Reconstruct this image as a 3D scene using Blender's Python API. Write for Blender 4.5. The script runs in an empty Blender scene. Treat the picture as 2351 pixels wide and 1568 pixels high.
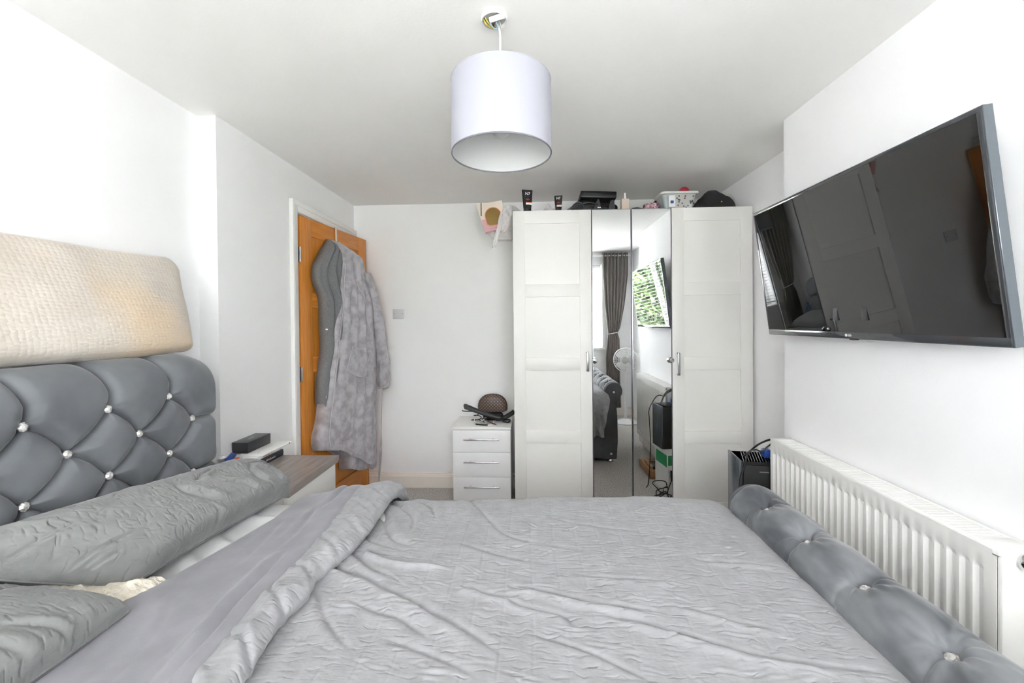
import bpy, bmesh, math, random
import numpy as np
from mathutils import Vector, Matrix
random.seed(7); rng = np.random.default_rng(7)
SC = bpy.context.scene
COL = SC.collection
PI = math.pi

# ------------------------------------------------------------------ camera, sky, light, exposure
cam_d = bpy.data.cameras.new('camera'); cam = bpy.data.objects.new('camera', cam_d); COL.objects.link(cam)
cam.matrix_world = Matrix(((0.999089,0.009097,0.041697,0),(0.041612,0.009356,-0.999090,0),(-0.009479,0.999915,0.008969,1.31),(0,0,0,1)))
cam_d.sensor_width = 36; cam_d.lens = 14.5638; cam_d.shift_y = -0.01665; cam_d.clip_start = 0.02
SC.camera = cam

world = bpy.data.worlds.new('sky'); SC.world = world; world.use_nodes = True
wn = world.node_tree.nodes; wn['Background'].inputs[0].default_value = (0.98, 0.955, 1.025, 1); wn['Background'].inputs[1].default_value = 5.0
pd = bpy.data.lights.new('window_portal', 'AREA'); pd.shape = 'RECTANGLE'; pd.size = 2.12; pd.size_y = 1.14
pd.cycles.is_portal = True
po = bpy.data.objects.new('window_portal', pd); COL.objects.link(po); po.location = (-0.07, -0.70, 1.5); po.rotation_euler = (PI/2, 0, PI)
sun_d = bpy.data.lights.new('sun', 'SUN'); sun_d.energy = 14; sun_d.angle = 0.01; sun_d.color = (1, 0.985, 0.97)
sun = bpy.data.objects.new('sun', sun_d); COL.objects.link(sun); sun.rotation_euler = (math.radians(-42), 0, math.radians(15))
vs = SC.view_settings; vs.view_transform = 'Standard'; vs.look = 'None'; vs.gamma = 1; vs.use_curve_mapping = False
vs.exposure = 2.44
cy = SC.cycles
cy.max_bounces = 14; cy.diffuse_bounces = 8; cy.glossy_bounces = 6; cy.transparent_max_bounces = 16; cy.transmission_bounces = 6
cy.use_denoising = True; cy.sample_clamp_indirect = 12; cy.caustics_reflective = False; cy.caustics_refractive = False

# ------------------------------------------------------------------ materials
def lin(h):
    if isinstance(h, str):
        h = h.lstrip('#'); c = [int(h[i:i+2], 16)/255 for i in (0, 2, 4)]
    else: c = h
    return tuple(((v+0.055)/1.055)**2.4 if v > 0.04045 else v/12.92 for v in c)

def mat(name, col, rough=0.5, metal=0.0, col2=None, nscale=8.0, ncon=(0.35, 0.65), bump=0.0, bscale=60.0, bstretch=(1, 1, 1),
        sheen=0.0, spec=0.5, alpha=1.0, trans=0.0, ior=1.5, coat=0.0, detail=4.0, emis=None, stretch=(1, 1, 1), sub=0.0):
    m = bpy.data.materials.new(name); m.use_nodes = True
    nt = m.node_tree; n = nt.nodes; l = nt.links
    b = n['Principled BSDF']
    b.inputs['Base Color'].default_value = (*lin(col), 1)
    b.inputs['Roughness'].default_value = rough; b.inputs['Metallic'].default_value = metal
    b.inputs['IOR'].default_value = ior; b.inputs['Specular IOR Level'].default_value = spec
    b.inputs['Sheen Weight'].default_value = sheen; b.inputs['Sheen Roughness'].default_value = 0.4
    b.inputs['Alpha'].default_value = alpha; b.inputs['Transmission Weight'].default_value = trans
    b.inputs['Coat Weight'].default_value = coat
    tc = n.new('ShaderNodeTexCoord')
    if col2 is not None:
        mp = n.new('ShaderNodeMapping'); mp.inputs['Scale'].default_value = stretch
        l.new(tc.outputs['Object'], mp.inputs[0])
        no = n.new('ShaderNodeTexNoise'); no.inputs['Scale'].default_value = nscale; no.inputs['Detail'].default_value = detail
        l.new(mp.outputs[0], no.inputs['Vector'])
        r = n.new('ShaderNodeValToRGB'); r.color_ramp.elements[0].position = ncon[0]; r.color_ramp.elements[1].position = ncon[1]
        r.color_ramp.elements[0].color = (*lin(col), 1); r.color_ramp.elements[1].color = (*lin(col2), 1)
        l.new(no.outputs['Fac'], r.inputs[0]); l.new(r.outputs[0], b.inputs['Base Color'])
    if bump:
        mp2 = n.new('ShaderNodeMapping'); mp2.inputs['Scale'].default_value = bstretch
        l.new(tc.outputs['Object'], mp2.inputs[0])
        n2 = n.new('ShaderNodeTexNoise'); n2.inputs['Scale'].default_value = bscale; n2.inputs['Detail'].default_value = 3
        l.new(mp2.outputs[0], n2.inputs['Vector'])
        bp = n.new('ShaderNodeBump'); bp.inputs['Strength'].default_value = bump; bp.inputs['Distance'].default_value = 0.01
        l.new(n2.outputs['Fac'], bp.inputs['Height']); l.new(bp.outputs[0], b.inputs['Normal'])
    if emis:
        b.inputs['Emission Color'].default_value = (*lin(emis), 1); b.inputs['Emission Strength'].default_value = 1
    return m

M = {}
M['wall'] = mat('wall_paint', '#F5F5F6', 0.75, col2='#F3F3F4', nscale=3, bump=0.03, bscale=180)
M['ceiling'] = mat('ceiling_paint', '#F3F2F0', 0.85, col2='#F1F0EE', nscale=2, bump=0.05, bscale=90)
M['gloss'] = mat('white_gloss_paint', '#F1F0EE', 0.3, bump=0.02, bscale=40)
M['skirt'] = mat('skirting_cream', '#F2ECE4', 0.35)
M['carpet'] = mat('carpet_fleck', '#9F988E', 0.95, col2='#F0ECE6', nscale=150, ncon=(0.40, 0.60), bump=0.9, bscale=200, sheen=0.3, detail=2)
M['oak'] = mat('oak_veneer', '#CC7A24', 0.38, col2='#E19642', nscale=6, stretch=(14, 14, 0.8), ncon=(0.3, 0.7), bump=0.06, bscale=40, bstretch=(10, 10, 0.6), detail=6)
M['oak_h'] = mat('oak_veneer_rail', '#C67522', 0.38, col2='#DA903C', nscale=6, stretch=(12, 0.8, 14), ncon=(0.3, 0.7), detail=6)
M['velvet'] = mat('grey_velvet', '#65686C', 0.62, col2='#74777B', nscale=5, ncon=(0.4, 0.6), sheen=0.3, bump=0.05, bscale=400, spec=0.2, detail=3)
M['velvet_roll'] = mat('grey_velvet_roll', '#54575B', 0.6, col2='#818387', nscale=8, ncon=(0.40, 0.60), sheen=0.35, bump=0.05, bscale=400, spec=0.2, detail=3, stretch=(1, .6, 1))
M['velvet_dark'] = mat('dark_velvet', '#58595C', 0.7, col2='#64656A', nscale=9, sheen=0.4, bump=0.05, bscale=300, spec=0.2)
M['cover'] = mat('duvet_seersucker', '#979899', 0.8, col2='#A4A4A7', nscale=30, ncon=(0.3, 0.7), sheen=0.25, bump=0.12, bscale=150, bstretch=(0.5, 1.4, 1), spec=0.25)
M['pcase'] = mat('pillowcase_seersucker', '#7F8080', 0.8, col2='#8B8C8C', nscale=25, ncon=(0.3, 0.7), sheen=0.25, bump=0.12, bscale=150, bstretch=(0.6, 0.6, 1.2), spec=0.25)
M['lining'] = mat('duvet_lining', '#8B8A90', 0.75, col2='#95949A', nscale=12, sheen=0.3, bump=0.06, bscale=260, spec=0.25)
M['lining_dark'] = mat('pillowcase_underside', '#7B7B80', 0.8, bump=.1, bscale=60, bstretch=(1, 4, 1))
M['sheet'] = mat('white_cotton', '#EFEFEF', 0.85, col2='#F5F5F5', nscale=9, bump=0.15, bscale=50)
M['fleece'] = mat('cream_fleece', '#E2D8C6', 0.95, col2='#EFE8DA', nscale=40, bump=0.9, bscale=90, sheen=0.4)
M['whitelac'] = mat('white_laminate', '#F0EFEC', 0.35, spec=0.5)
M['whitegl'] = mat('white_gloss_laminate', '#F2F2F3', 0.18, spec=0.5)
M['wardrobe'] = mat('wardrobe_foil', '#E6E4E0', 0.4, col2='#E4E2DE', nscale=4)
M['mirror'] = mat('mirror_glass', '#F2F4F4', 0.0, 1.0)
M['alu'] = mat('brushed_aluminium', '#A9ABB0', 0.3, 1.0)
M['chrome'] = mat('chrome', '#D8D8DA', 0.12, 1.0)
M['greyvoid'] = mat('wardrobe_gap', '#55565A', 0.6)
M['shade'] = mat('lampshade_fabric', '#A8A8B2', 0.8, col2='#AAAAB4', nscale=4, bump=0.04, bscale=500)
M['shade_in'] = mat('lampshade_lining', '#C9CACA', 0.6)
M['trim'] = mat('lampshade_trim', '#77777D', 0.6)
M['plastic'] = mat('white_plastic', '#F0F0F0', 0.35)
M['plate'] = mat('plate_plastic', '#DADADD', 0.35)
M['black'] = mat('black_plastic', '#101113', 0.35)
M['blackm'] = mat('black_matt', '#141416', 0.65)
M['dark'] = mat('dark_grey_plastic', '#2C2E31', 0.45)
M['bezel'] = mat('tv_bezel', '#33363A', 0.12, coat=1.0)
M['tvside'] = mat('tv_side', '#6E757B', 0.25, 0.6)
M['screen'] = mat('tv_screen', '#050505', 0.015, spec=0.75, ior=1.6)
M['radiator'] = mat('radiator_enamel', '#F2F1EE', 0.25, spec=0.5)
M['slot'] = mat('radiator_grille_gap', '#7A7A78', 0.7)
M['woodtop'] = mat('grey_wood_laminate', '#857A73', 0.35, col2='#A39A94', nscale=5, stretch=(16, 1, 16), ncon=(0.3, 0.7), detail=6)
M['robe'] = mat('robe_velour', '#A19CA1', 0.85, col2='#BEBBC0', nscale=19, ncon=(0.38, 0.62), sheen=0.6, bump=0.25, bscale=140, detail=5, spec=0.2)
M['heather'] = mat('heather_jersey', '#6F7072', 0.9, col2='#858688', nscale=220, ncon=(0.35, 0.65), bump=0.2, bscale=300)
M['piping'] = mat('robe_piping', '#C6C2C6', 0.9)
M['foam'] = mat('pillow_knit_cream', '#C6BCB0', 0.9, col2='#D2CABF', nscale=4.5, ncon=(0.35, 0.65), sheen=0.3, detail=2)
M['curtain'] = mat('curtain_grey', '#77736E', 0.8, col2='#8D8984', nscale=9, stretch=(1, 1, .2), sheen=0.3)
M['slat'] = mat('blind_slat', '#F0F0EE', 0.4)
M['upvc'] = mat('window_upvc', '#F2F2F2', 0.3)
M['red'] = mat('red_plastic', '#B01F38', 0.4); M['pink'] = mat('pink_card', '#D9A9AE', 0.5); M['cream'] = mat('cream_card', '#EADBCB', 0.5)
M['gold'] = mat('gold_window', '#85682F', 0.3, col2='#A08243', nscale=3); M['orange'] = mat('orange_plastic', '#F07A52', 0.4)
M['blue'] = mat('blue_plastic', '#1F4596', 0.35); M['green'] = mat('green_print', '#2F9A5F', 0.5); M['teal'] = mat('teal_card', '#4F8FA0', 0.5)
M['card'] = mat('brown_card', '#B89472', 0.8, col2='#AD8763', nscale=6)
M['paper'] = mat('white_paper', '#EDEDEC', 0.6); M['boxblack'] = mat('black_card', '#26282C', 0.35, coat=.2)
M['ink'] = mat('black_ink', '#151515', 0.6); M['redink'] = mat('red_ink', '#C85C50', 0.6); M['white'] = mat('white_print', '#F4F4F4', 0.5)
M['salmon'] = mat('salmon_print', '#E08A70', 0.5)
M['ywire'] = mat('yellow_green_wire', '#D9C45E', 0.4, col2='#A9A94A', nscale=60); M['bwire'] = mat('blue_wire', '#9DB9CF', 0.4); M['brwire'] = mat('brown_wire', '#5A3A32', 0.4); M['gwire'] = mat('grey_cable', '#B9B9B4', 0.5)
M['perfume'] = mat('perfume_glass', '#EBD9C8', 0.05, alpha=0.85, spec=0.6)
M['peach'] = mat('amber_liquid', '#E2C4A6', 0.2)
M['bagpoly'] = mat('thin_polythene', '#F2F0F0', 0.3, alpha=0.55)
M['tub'] = mat('clear_tub', '#E6EAE8', 0.25, alpha=0.5)
M['frost'] = mat('frosted_plastic', '#E2E4E1', 0.4, alpha=0.9)
M['water'] = mat('blue_bottle', '#3C6FA8', 0.1, alpha=0.75)
M['maroon'] = mat('maroon_tin', '#5A2F3C', 0.3, col2='#E3B8C4', nscale=38, ncon=(0.45, 0.55))
M['leaf'] = mat('leaf_green', '#2F4A2B', 0.55, col2='#6F8352', nscale=2.5)
M['grass'] = mat('grass', '#5B7A3C', 0.9, col2='#7D9450', nscale=9)
M['bounce_pale'] = mat('bounce_ground_pale', '#D6D5D2', 0.9, col2='#CDCCC9', nscale=3)  # made pale so the unseen ground throws sunlight up indoors
M['brick'] = mat('render_outside', '#B9B2A8', 0.9)
M['bark'] = mat('bark', '#57463A', 0.9)

def glass_mat():
    m = bpy.data.materials.new('window_glass'); m.use_nodes = True; nt = m.node_tree; nt.nodes.clear()
    o = nt.nodes.new('ShaderNodeOutputMaterial'); mx = nt.nodes.new('ShaderNodeMixShader'); t = nt.nodes.new('ShaderNodeBsdfTransparent'); g = nt.nodes.new('ShaderNodeBsdfGlossy')
    g.inputs['Roughness'].default_value = 0; mx.inputs[0].default_value = 0.06; t.inputs[0].default_value = (.97, .99, .98, 1)
    nt.links.new(t.outputs[0], mx.inputs[1]); nt.links.new(g.outputs[0], mx.inputs[2]); nt.links.new(mx.outputs[0], o.inputs[0]); return m
M['glass'] = glass_mat()
def crystal_mat():
    m = mat('crystal', '#F4F4F2', 0.05, 0.0, spec=1.0, ior=2.2, coat=1.0, col2='#B9B5AE', nscale=90, ncon=(.45, .55)); return m
M['crystal'] = crystal_mat()

def dashes(m, axis, cx, cy_, strength, dist=0.004, half=.33, wid=.10):
    """seersucker: scattered short creases; axis = direction the creases run in, the other direction is world y"""
    nt = m.node_tree; n = nt.nodes; l = nt.links; b = n['Principled BSDF']
    def mt(op, a, c=None, d=None):
        x = n.new('ShaderNodeMath'); x.operation = op
        for i_, q in enumerate((a, c, d)):
            if q is None: continue
            if isinstance(q, (int, float)): x.inputs[i_].default_value = q
            else: l.new(q, x.inputs[i_])
        return x.outputs[0]
    tc = n.new('ShaderNodeTexCoord'); dot = n.new('ShaderNodeVectorMath'); dot.operation = 'DOT_PRODUCT'; dot.inputs[1].default_value = axis; l.new(tc.outputs['Object'], dot.inputs[0])
    sp = n.new('ShaderNodeSeparateXYZ'); l.new(tc.outputs['Object'], sp.inputs[0])
    wob = n.new('ShaderNodeTexNoise'); wob.inputs['Scale'].default_value = 28; wob.inputs['Detail'].default_value = 1; l.new(tc.outputs['Object'], wob.inputs['Vector'])
    u = mt('MULTIPLY', dot.outputs['Value'], 1/cx); v = mt('ADD', mt('MULTIPLY', sp.outputs['Y'], 1/cy_), mt('MULTIPLY', wob.outputs['Fac'], 1.1))
    total = None
    for (ou, ov) in ((0, 0), (17.37, 9.61)):
        cb = n.new('ShaderNodeCombineXYZ'); l.new(mt('ADD', u, ou), cb.inputs[0]); l.new(mt('ADD', v, ov), cb.inputs[1])
        vo = n.new('ShaderNodeTexVoronoi'); vo.voronoi_dimensions = '2D'; vo.inputs['Scale'].default_value = 1; vo.inputs['Randomness'].default_value = .85; l.new(cb.outputs[0], vo.inputs['Vector'])
        df = n.new('ShaderNodeVectorMath'); df.operation = 'SUBTRACT'; l.new(cb.outputs[0], df.inputs[0]); l.new(vo.outputs['Position'], df.inputs[1])
        s2 = n.new('ShaderNodeSeparateXYZ'); l.new(df.outputs[0], s2.inputs[0])
        pr = mt('DIVIDE', 1.0, mt('ADD', 1.0, mt('POWER', mt('MULTIPLY', mt('ABSOLUTE', s2.outputs['Y']), 1/wid), 2.4)))
        en = mt('SMOOTH_MAX', mt('SUBTRACT', 1.0, mt('MULTIPLY', mt('ABSOLUTE', s2.outputs['X']), 1/half)), 0.0, .1)
        cs = n.new('ShaderNodeSeparateColor'); l.new(vo.outputs['Color'], cs.inputs[0])
        h = mt('MULTIPLY', mt('MULTIPLY', pr, en), cs.outputs[0]); total = h if total is None else mt('ADD', total, h)
    bp = n.new('ShaderNodeBump'); bp.inputs['Strength'].default_value = strength; bp.inputs['Distance'].default_value = dist; bp.invert = True
    old = b.inputs['Normal'].links[0].from_socket if b.inputs['Normal'].links else None
    l.new(total, bp.inputs['Height'])
    if old: l.new(old, bp.inputs['Normal'])
    l.new(bp.outputs[0], b.inputs['Normal'])
dashes(M['cover'], (1, 0, 0), .060, .024, .8, .004, .33, .085)
dashes(M['pcase'], (.62, 0, -.78), .045, .022, .9, .004, .33, .085)

# knit texture of the foam pillow: rows of little raised dots
def dots_bump(m, scale, strength, dist=0.004):
    nt = m.node_tree; n = nt.nodes; b = n['Principled BSDF']
    tc = n.new('ShaderNodeTexCoord'); v = n.new('ShaderNodeTexVoronoi'); v.inputs['Scale'].default_value = scale; v.inputs['Randomness'].default_value = 0.35
    mp = n.new('ShaderNodeMapping'); mp.inputs['Scale'].default_value = (1, .75, 1.1)
    nt.links.new(tc.outputs['Object'], mp.inputs[0]); nt.links.new(mp.outputs[0], v.inputs['Vector'])
    bp = n.new('ShaderNodeBump'); bp.inputs['Strength'].default_value = strength; bp.inputs['Distance'].default_value = dist; bp.invert = True
    nt.links.new(v.outputs['Distance'], bp.inputs['Height']); nt.links.new(bp.outputs[0], b.inputs['Normal'])
dots_bump(M['foam'], 95, 0.6)
# stains on the foam pillow (colour of the thing itself)
def stain(m, c, scale=2.6):
    nt = m.node_tree; n = nt.nodes; b = n['Principled BSDF']
    src = b.inputs['Base Color'].links[0].from_socket
    tc = n.new('ShaderNodeTexCoord'); no = n.new('ShaderNodeTexNoise'); no.inputs['Scale'].default_value = scale; no.inputs['Detail'].default_value = 2
    r = n.new('ShaderNodeValToRGB'); r.color_ramp.elements[0].position = .52; r.color_ramp.elements[1].position = .7
    r.color_ramp.elements[0].color = (0, 0, 0, 1); r.color_ramp.elements[1].color = (.75, .75, .75, 1)
    mx = n.new('ShaderNodeMix'); mx.data_type = 'RGBA'; mx.inputs[7].default_value = (*lin(c), 1)
    nt.links.new(tc.outputs['Object'], no.inputs['Vector']); nt.links.new(no.outputs['Fac'], r.inputs[0]); nt.links.new(r.outputs[0], mx.inputs[0])
    nt.links.new(src, mx.inputs[6]); nt.links.new(mx.outputs[2], b.inputs['Base Color'])
stain(M['foam'], '#DCC09A')

def monogram_mat():
    """brown canvas with a diagonal lattice of small pale four-point stars and rings"""
    m = bpy.data.materials.new('patterned_canvas'); m.use_nodes = True; nt = m.node_tree; n = nt.nodes; l = nt.links; b = n['Principled BSDF']
    b.inputs['Roughness'].default_value = .45
    tc = n.new('ShaderNodeTexCoord'); sp = n.new('ShaderNodeSeparateXYZ'); l.new(tc.outputs['Object'], sp.inputs[0])
    def math_(op, a, c=None):
        x = n.new('ShaderNodeMath'); x.operation = op
        for i, q in enumerate((a, c)):
            if q is None: continue
            if isinstance(q, (int, float)): x.inputs[i].default_value = q
            else: l.new(q, x.inputs[i])
        return x.outputs[0]
    S = 42.0
    u = math_('MULTIPLY', sp.outputs['X'], S); v = math_('MULTIPLY', sp.outputs['Z'], S)
    def cell(uu, vv):
        fu = math_('ABSOLUTE', math_('SUBTRACT', math_('FRACT', uu), .5)); fv = math_('ABSOLUTE', math_('SUBTRACT', math_('FRACT', vv), .5))
        star = math_('LESS_THAN', math_('ADD', math_('SQRT', fu), math_('SQRT', fv)), .55)
        return star, fu, fv
    st, _, _ = cell(u, v)
    s2, fu, fv = cell(math_('ADD', u, .5), math_('ADD', v, .5))
    d = math_('SQRT', math_('ADD', math_('MULTIPLY', fu, fu), math_('MULTIPLY', fv, fv)))
    ring = math_('MULTIPLY', math_('GREATER_THAN', d, .14), math_('LESS_THAN', d, .23))
    f = math_('MAXIMUM', st, ring)
    mx = n.new('ShaderNodeMix'); mx.data_type = 'RGBA'; mx.inputs[6].default_value = (*lin('#4A3A33'), 1); mx.inputs[7].default_value = (*lin('#A99485'), 1)
    l.new(f, mx.inputs[0]); l.new(mx.outputs[2], b.inputs['Base Color']); return m
M['mono'] = monogram_mat()

# ------------------------------------------------------------------ mesh helpers
class MB:
    def __init__(s): s.v = []; s.f = []; s.n = 0
    def add(s, v, f):
        s.v.extend([tuple(map(float, p)) for p in v]); s.f.extend([tuple(int(i)+s.n for i in q) for q in f]); s.n = len(s.v); return s
    def box(s, lo, hi, bev=0.0, seg=2, M4=None):
        bm = bmesh.new(); bmesh.ops.create_cube(bm, size=1)
        lo = Vector(lo); hi = Vector(hi); c = (lo+hi)/2; d = hi-lo
        for v in bm.verts: v.co = Vector((v.co.x*d.x, v.co.y*d.y, v.co.z*d.z))+c
        if bev > 0: bmesh.ops.bevel(bm, geom=list(bm.edges), offset=min(bev, min(d)*.49), segments=seg, affect='EDGES', profile=.5)
        if M4 is not None:
            for v in bm.verts: v.co = M4 @ v.co
        bm.verts.index_update(); s.add([v.co for v in bm.verts], [[v.index for v in f.verts] for f in bm.faces]); bm.free(); return s
    def tube(s, pts, r, n=8, cap=True):
        P = [Vector(p) for p in pts]; rs = r if isinstance(r, (list, tuple)) else [r]*len(P)
        V = []; F = []; up = None
        for i, p in enumerate(P):
            t = (P[min(i+1, len(P)-1)]-P[max(i-1, 0)]).normalized()
            if up is None: up = Vector((0, 0, 1)) if abs(t.z) < .9 else Vector((1, 0, 0))
            a = t.cross(up); a = a.normalized() if a.length > 1e-6 else t.orthogonal().normalized()
            b = a.cross(t).normalized(); up = b
            for k in range(n):
                th = 2*PI*k/n; V.append(p+(a*math.cos(th)+b*math.sin(th))*rs[i])
        for i in range(len(P)-1):
            for k in range(n): F.append((i*n+k, i*n+(k+1) % n, (i+1)*n+(k+1) % n, (i+1)*n+k))
        if cap: F.append(tuple(range(n-1, -1, -1))); F.append(tuple((len(P)-1)*n+k for k in range(n)))
        return s.add(V, F)
    def lathe(s, prof, c=(0, 0, 0), n=32, axis='z', M4=None, close=False):
        V = []; F = []
        for (r, h) in prof:
            for k in range(n):
                th = 2*PI*k/n; x, y = r*math.cos(th), r*math.sin(th)
                p = {'z': (x, y, h), 'y': (x, h, -y), 'x': (h, x, y)}[axis]
                p = Vector(p)
                if M4 is not None: p = M4 @ p
                V.append(p+Vector(c))
        m = len(prof)
        for i in range(m if close else m-1):
            j = (i+1) % m
            for k in range(n): F.append((i*n+k, i*n+(k+1) % n, j*n+(k+1) % n, j*n+k))
        if not close:
            if prof[0][0] > 1e-6: F.append(tuple(range(n-1, -1, -1)))
            if prof[-1][0] > 1e-6: F.append(tuple((m-1)*n+k for k in range(n)))
        return s.add(V, F)
    def prism(s, poly, axis, a, b):
        """polygon in the two other axes, extruded along axis from a to b"""
        n = len(poly); V = []
        for h in (a, b):
            for (p, q) in poly: V.append({'x': (h, p, q), 'y': (p, h, q), 'z': (p, q, h)}[axis])
        F = [tuple(range(n-1, -1, -1)), tuple(n+i for i in range(n))]+[(i, (i+1) % n, n+(i+1) % n, n+i) for i in range(n)]
        return s.add(V, F)
    def grid(s, A, close_u=False, close_v=False):
        """A: array (nu,nv,3)"""
        nu, nv = A.shape[:2]; idx = np.arange(nu*nv).reshape(nu, nv); F = []
        I = idx if not close_u else np.vstack([idx, idx[:1]]); I = I if not close_v else np.hstack([I, I[:, :1]])
        q = np.stack([I[:-1, :-1], I[1:, :-1], I[1:, 1:], I[:-1, 1:]], -1).reshape(-1, 4)
        return s.add(A.reshape(-1, 3), q.tolist())
    def build(s, name, m, parent=None, smooth=True, angle=40, label=None):
        me = bpy.data.meshes.new(name); me.from_pydata(s.v, [], s.f); me.update()
        bm = bmesh.new(); bm.from_mesh(me); bmesh.ops.recalc_face_normals(bm, faces=bm.faces); bm.to_mesh(me); bm.free()
        if smooth:
            me.shade_smooth(); me.set_sharp_from_angle(angle=math.radians(angle))
        me.materials.append(m if not isinstance(m, str) else M[m])
        o = bpy.data.objects.new(name, me); COL.objects.link(o)
        if parent is not None: o.parent = parent
        if label: o['label'] = label
        return o

def gridobj(name, A, m, parent=None, thick=None, close_u=False, close_v=False):
    """fast dense surface from an array; optional real cloth thickness"""
    nu, nv = A.shape[:2]; idx = np.arange(nu*nv).reshape(nu, nv)
    I = idx if not close_u else np.vstack([idx, idx[:1]]); I = I if not close_v else np.hstack([I, I[:, :1]])
    q = np.stack([I[:-1, :-1], I[1:, :-1], I[1:, 1:], I[:-1, 1:]], -1).reshape(-1, 4)
    me = bpy.data.meshes.new(name)
    me.vertices.add(nu*nv); me.vertices.foreach_set('co', A.reshape(-1).astype(np.float32))
    me.loops.add(q.size); me.loops.foreach_set('vertex_index', q.reshape(-1).astype(np.int32))
    me.polygons.add(len(q)); me.polygons.foreach_set('loop_start', (np.arange(len(q))*4).astype(np.int32)); me.polygons.foreach_set('loop_total', np.full(len(q), 4, np.int32))
    me.update(calc_edges=True); me.validate(); me.shade_smooth()
    me.materials.append(m if not isinstance(m, str) else M[m])
    o = bpy.data.objects.new(name, me); COL.objects.link(o)
    if parent is not None: o.parent = parent
    if thick:
        md = o.modifiers.new('thickness', 'SOLIDIFY'); md.thickness = thick; md.offset = -1
    return o

def thing(name, label, cat, group=None):
    o = bpy.data.objects.new(name, None); COL.objects.link(o); o['label'] = label; o['category'] = cat
    o.empty_display_size = .05
    if group: o['group'] = group
    return o
def tag(o, label, cat, group=None, kind=None):
    o['label'] = label; o['category'] = cat
    if group: o['group'] = group
    if kind: o['kind'] = kind
    return o
def structure(o): o['kind'] = 'structure'; return o
def relocate(root, loc):
    """put the Empty at the thing's base and keep its parts where they are"""
    loc = Vector(loc); root.location = loc
    for ch in root.children: ch.location = ch.location - loc
def text(name, body, size, mtx, m, parent=None, ext=0.0004, bold=0.0, align='CENTER'):
    cu = bpy.data.curves.new(name, 'FONT'); cu.body = body; cu.size = size; cu.align_x = align; cu.align_y = 'CENTER'; cu.extrude = ext; cu.offset = bold
    cu.materials.append(M[m]); o = bpy.data.objects.new(name, cu); COL.objects.link(o)
    if parent is not None: o.parent = parent; o.matrix_local = mtx
    else: o.matrix_world = mtx
    me = bpy.data.meshes.new_from_object(o); o2 = bpy.data.objects.new(name, me); COL.objects.link(o2); o2.parent = parent
    if parent is not None: o2.matrix_local = mtx
    else: o2.matrix_world = mtx
    bpy.data.objects.remove(o); o2.name = name
    return o2
def frame(loc, right, up):
    r = Vector(right).normalized(); u = Vector(up); u = (u-r*u.dot(r)).normalized(); n = r.cross(u)
    return Matrix(((r.x, u.x, n.x, loc[0]), (r.y, u.y, n.y, loc[1]), (r.z, u.z, n.z, loc[2]), (0, 0, 0, 1)))
def spline(pts, n):
    P = np.array(pts, float); P = np.vstack([2*P[0]-P[1], P, 2*P[-1]-P[-2]]); out = []
    m = len(P)-3
    for t in np.linspace(0, m-1e-9, n):
        i = int(t); u = t-i; p0, p1, p2, p3 = P[i:i+4]
        out.append(.5*((2*p1)+(-p0+p2)*u+(2*p0-5*p1+4*p2-p3)*u*u+(-p0+3*p1-3*p2+p3)*u**3))
    return np.array(out)
def vnoise(x, y, seed=0):
    """smooth value noise on arrays"""
    xi = np.floor(x).astype(np.int64); yi = np.floor(y).astype(np.int64); fx = x-xi; fy = y-yi
    fx = fx*fx*(3-2*fx); fy = fy*fy*(3-2*fy)
    def h(a, b):
        k = (a*374761393+b*668265263+seed*1442695041) & 0x7fffffff; k = ((k ^ (k >> 13))*1274126177) & 0x7fffffff
        return ((k ^ (k >> 16)) & 0xffff)/65535.0-.5
    return (h(xi, yi)*(1-fx)+h(xi+1, yi)*fx)*(1-fy)+(h(xi, yi+1)*(1-fx)+h(xi+1, yi+1)*fx)*fy
def segdist(X, Y, pl):
    """signed distance to a polyline and the position along it (0..1)"""
    best = np.full(X.shape, 1e9); sg = np.zeros(X.shape); al = np.zeros(X.shape); n = len(pl)-1
    for i in range(n):
        ax, ay = pl[i]; bx, by = pl[i+1]; dx, dy = bx-ax, by-ay; L2 = dx*dx+dy*dy
        t = np.clip(((X-ax)*dx+(Y-ay)*dy)/L2, 0, 1); px = ax+t*dx; py = ay+t*dy
        d = np.hypot(X-px, Y-py); k = d < best
        s = np.sign((X-ax)*dy-(Y-ay)*dx)
        best = np.where(k, d, best); sg = np.where(k, s, sg); al = np.where(k, (i+t)/n, al)
    return best, sg, al

# ------------------------------------------------------------------ the room
H = 2.234; YB = 3.24; YW = -0.42; XL1 = -1.4705; XL2 = -1.3825; YS = 1.79; XB = 1.197; XA = 1.412; YBR = 1.9975; YBR0 = 0.76
def wall(name, boxes, m='wall'):
    b = MB()
    for lo, hi in boxes: b.box(lo, hi)
    return structure(b.build(name, m, smooth=False))
structure(MB().box((-2.6, YW-.3, -.12), (XA+.2, YB+.2, 0)).build('floor', 'carpet', smooth=False))
wall('ceiling', [((-2.6, YW-.3, H), (XA+.2, YB+.2, H+.15))], 'ceiling')
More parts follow.
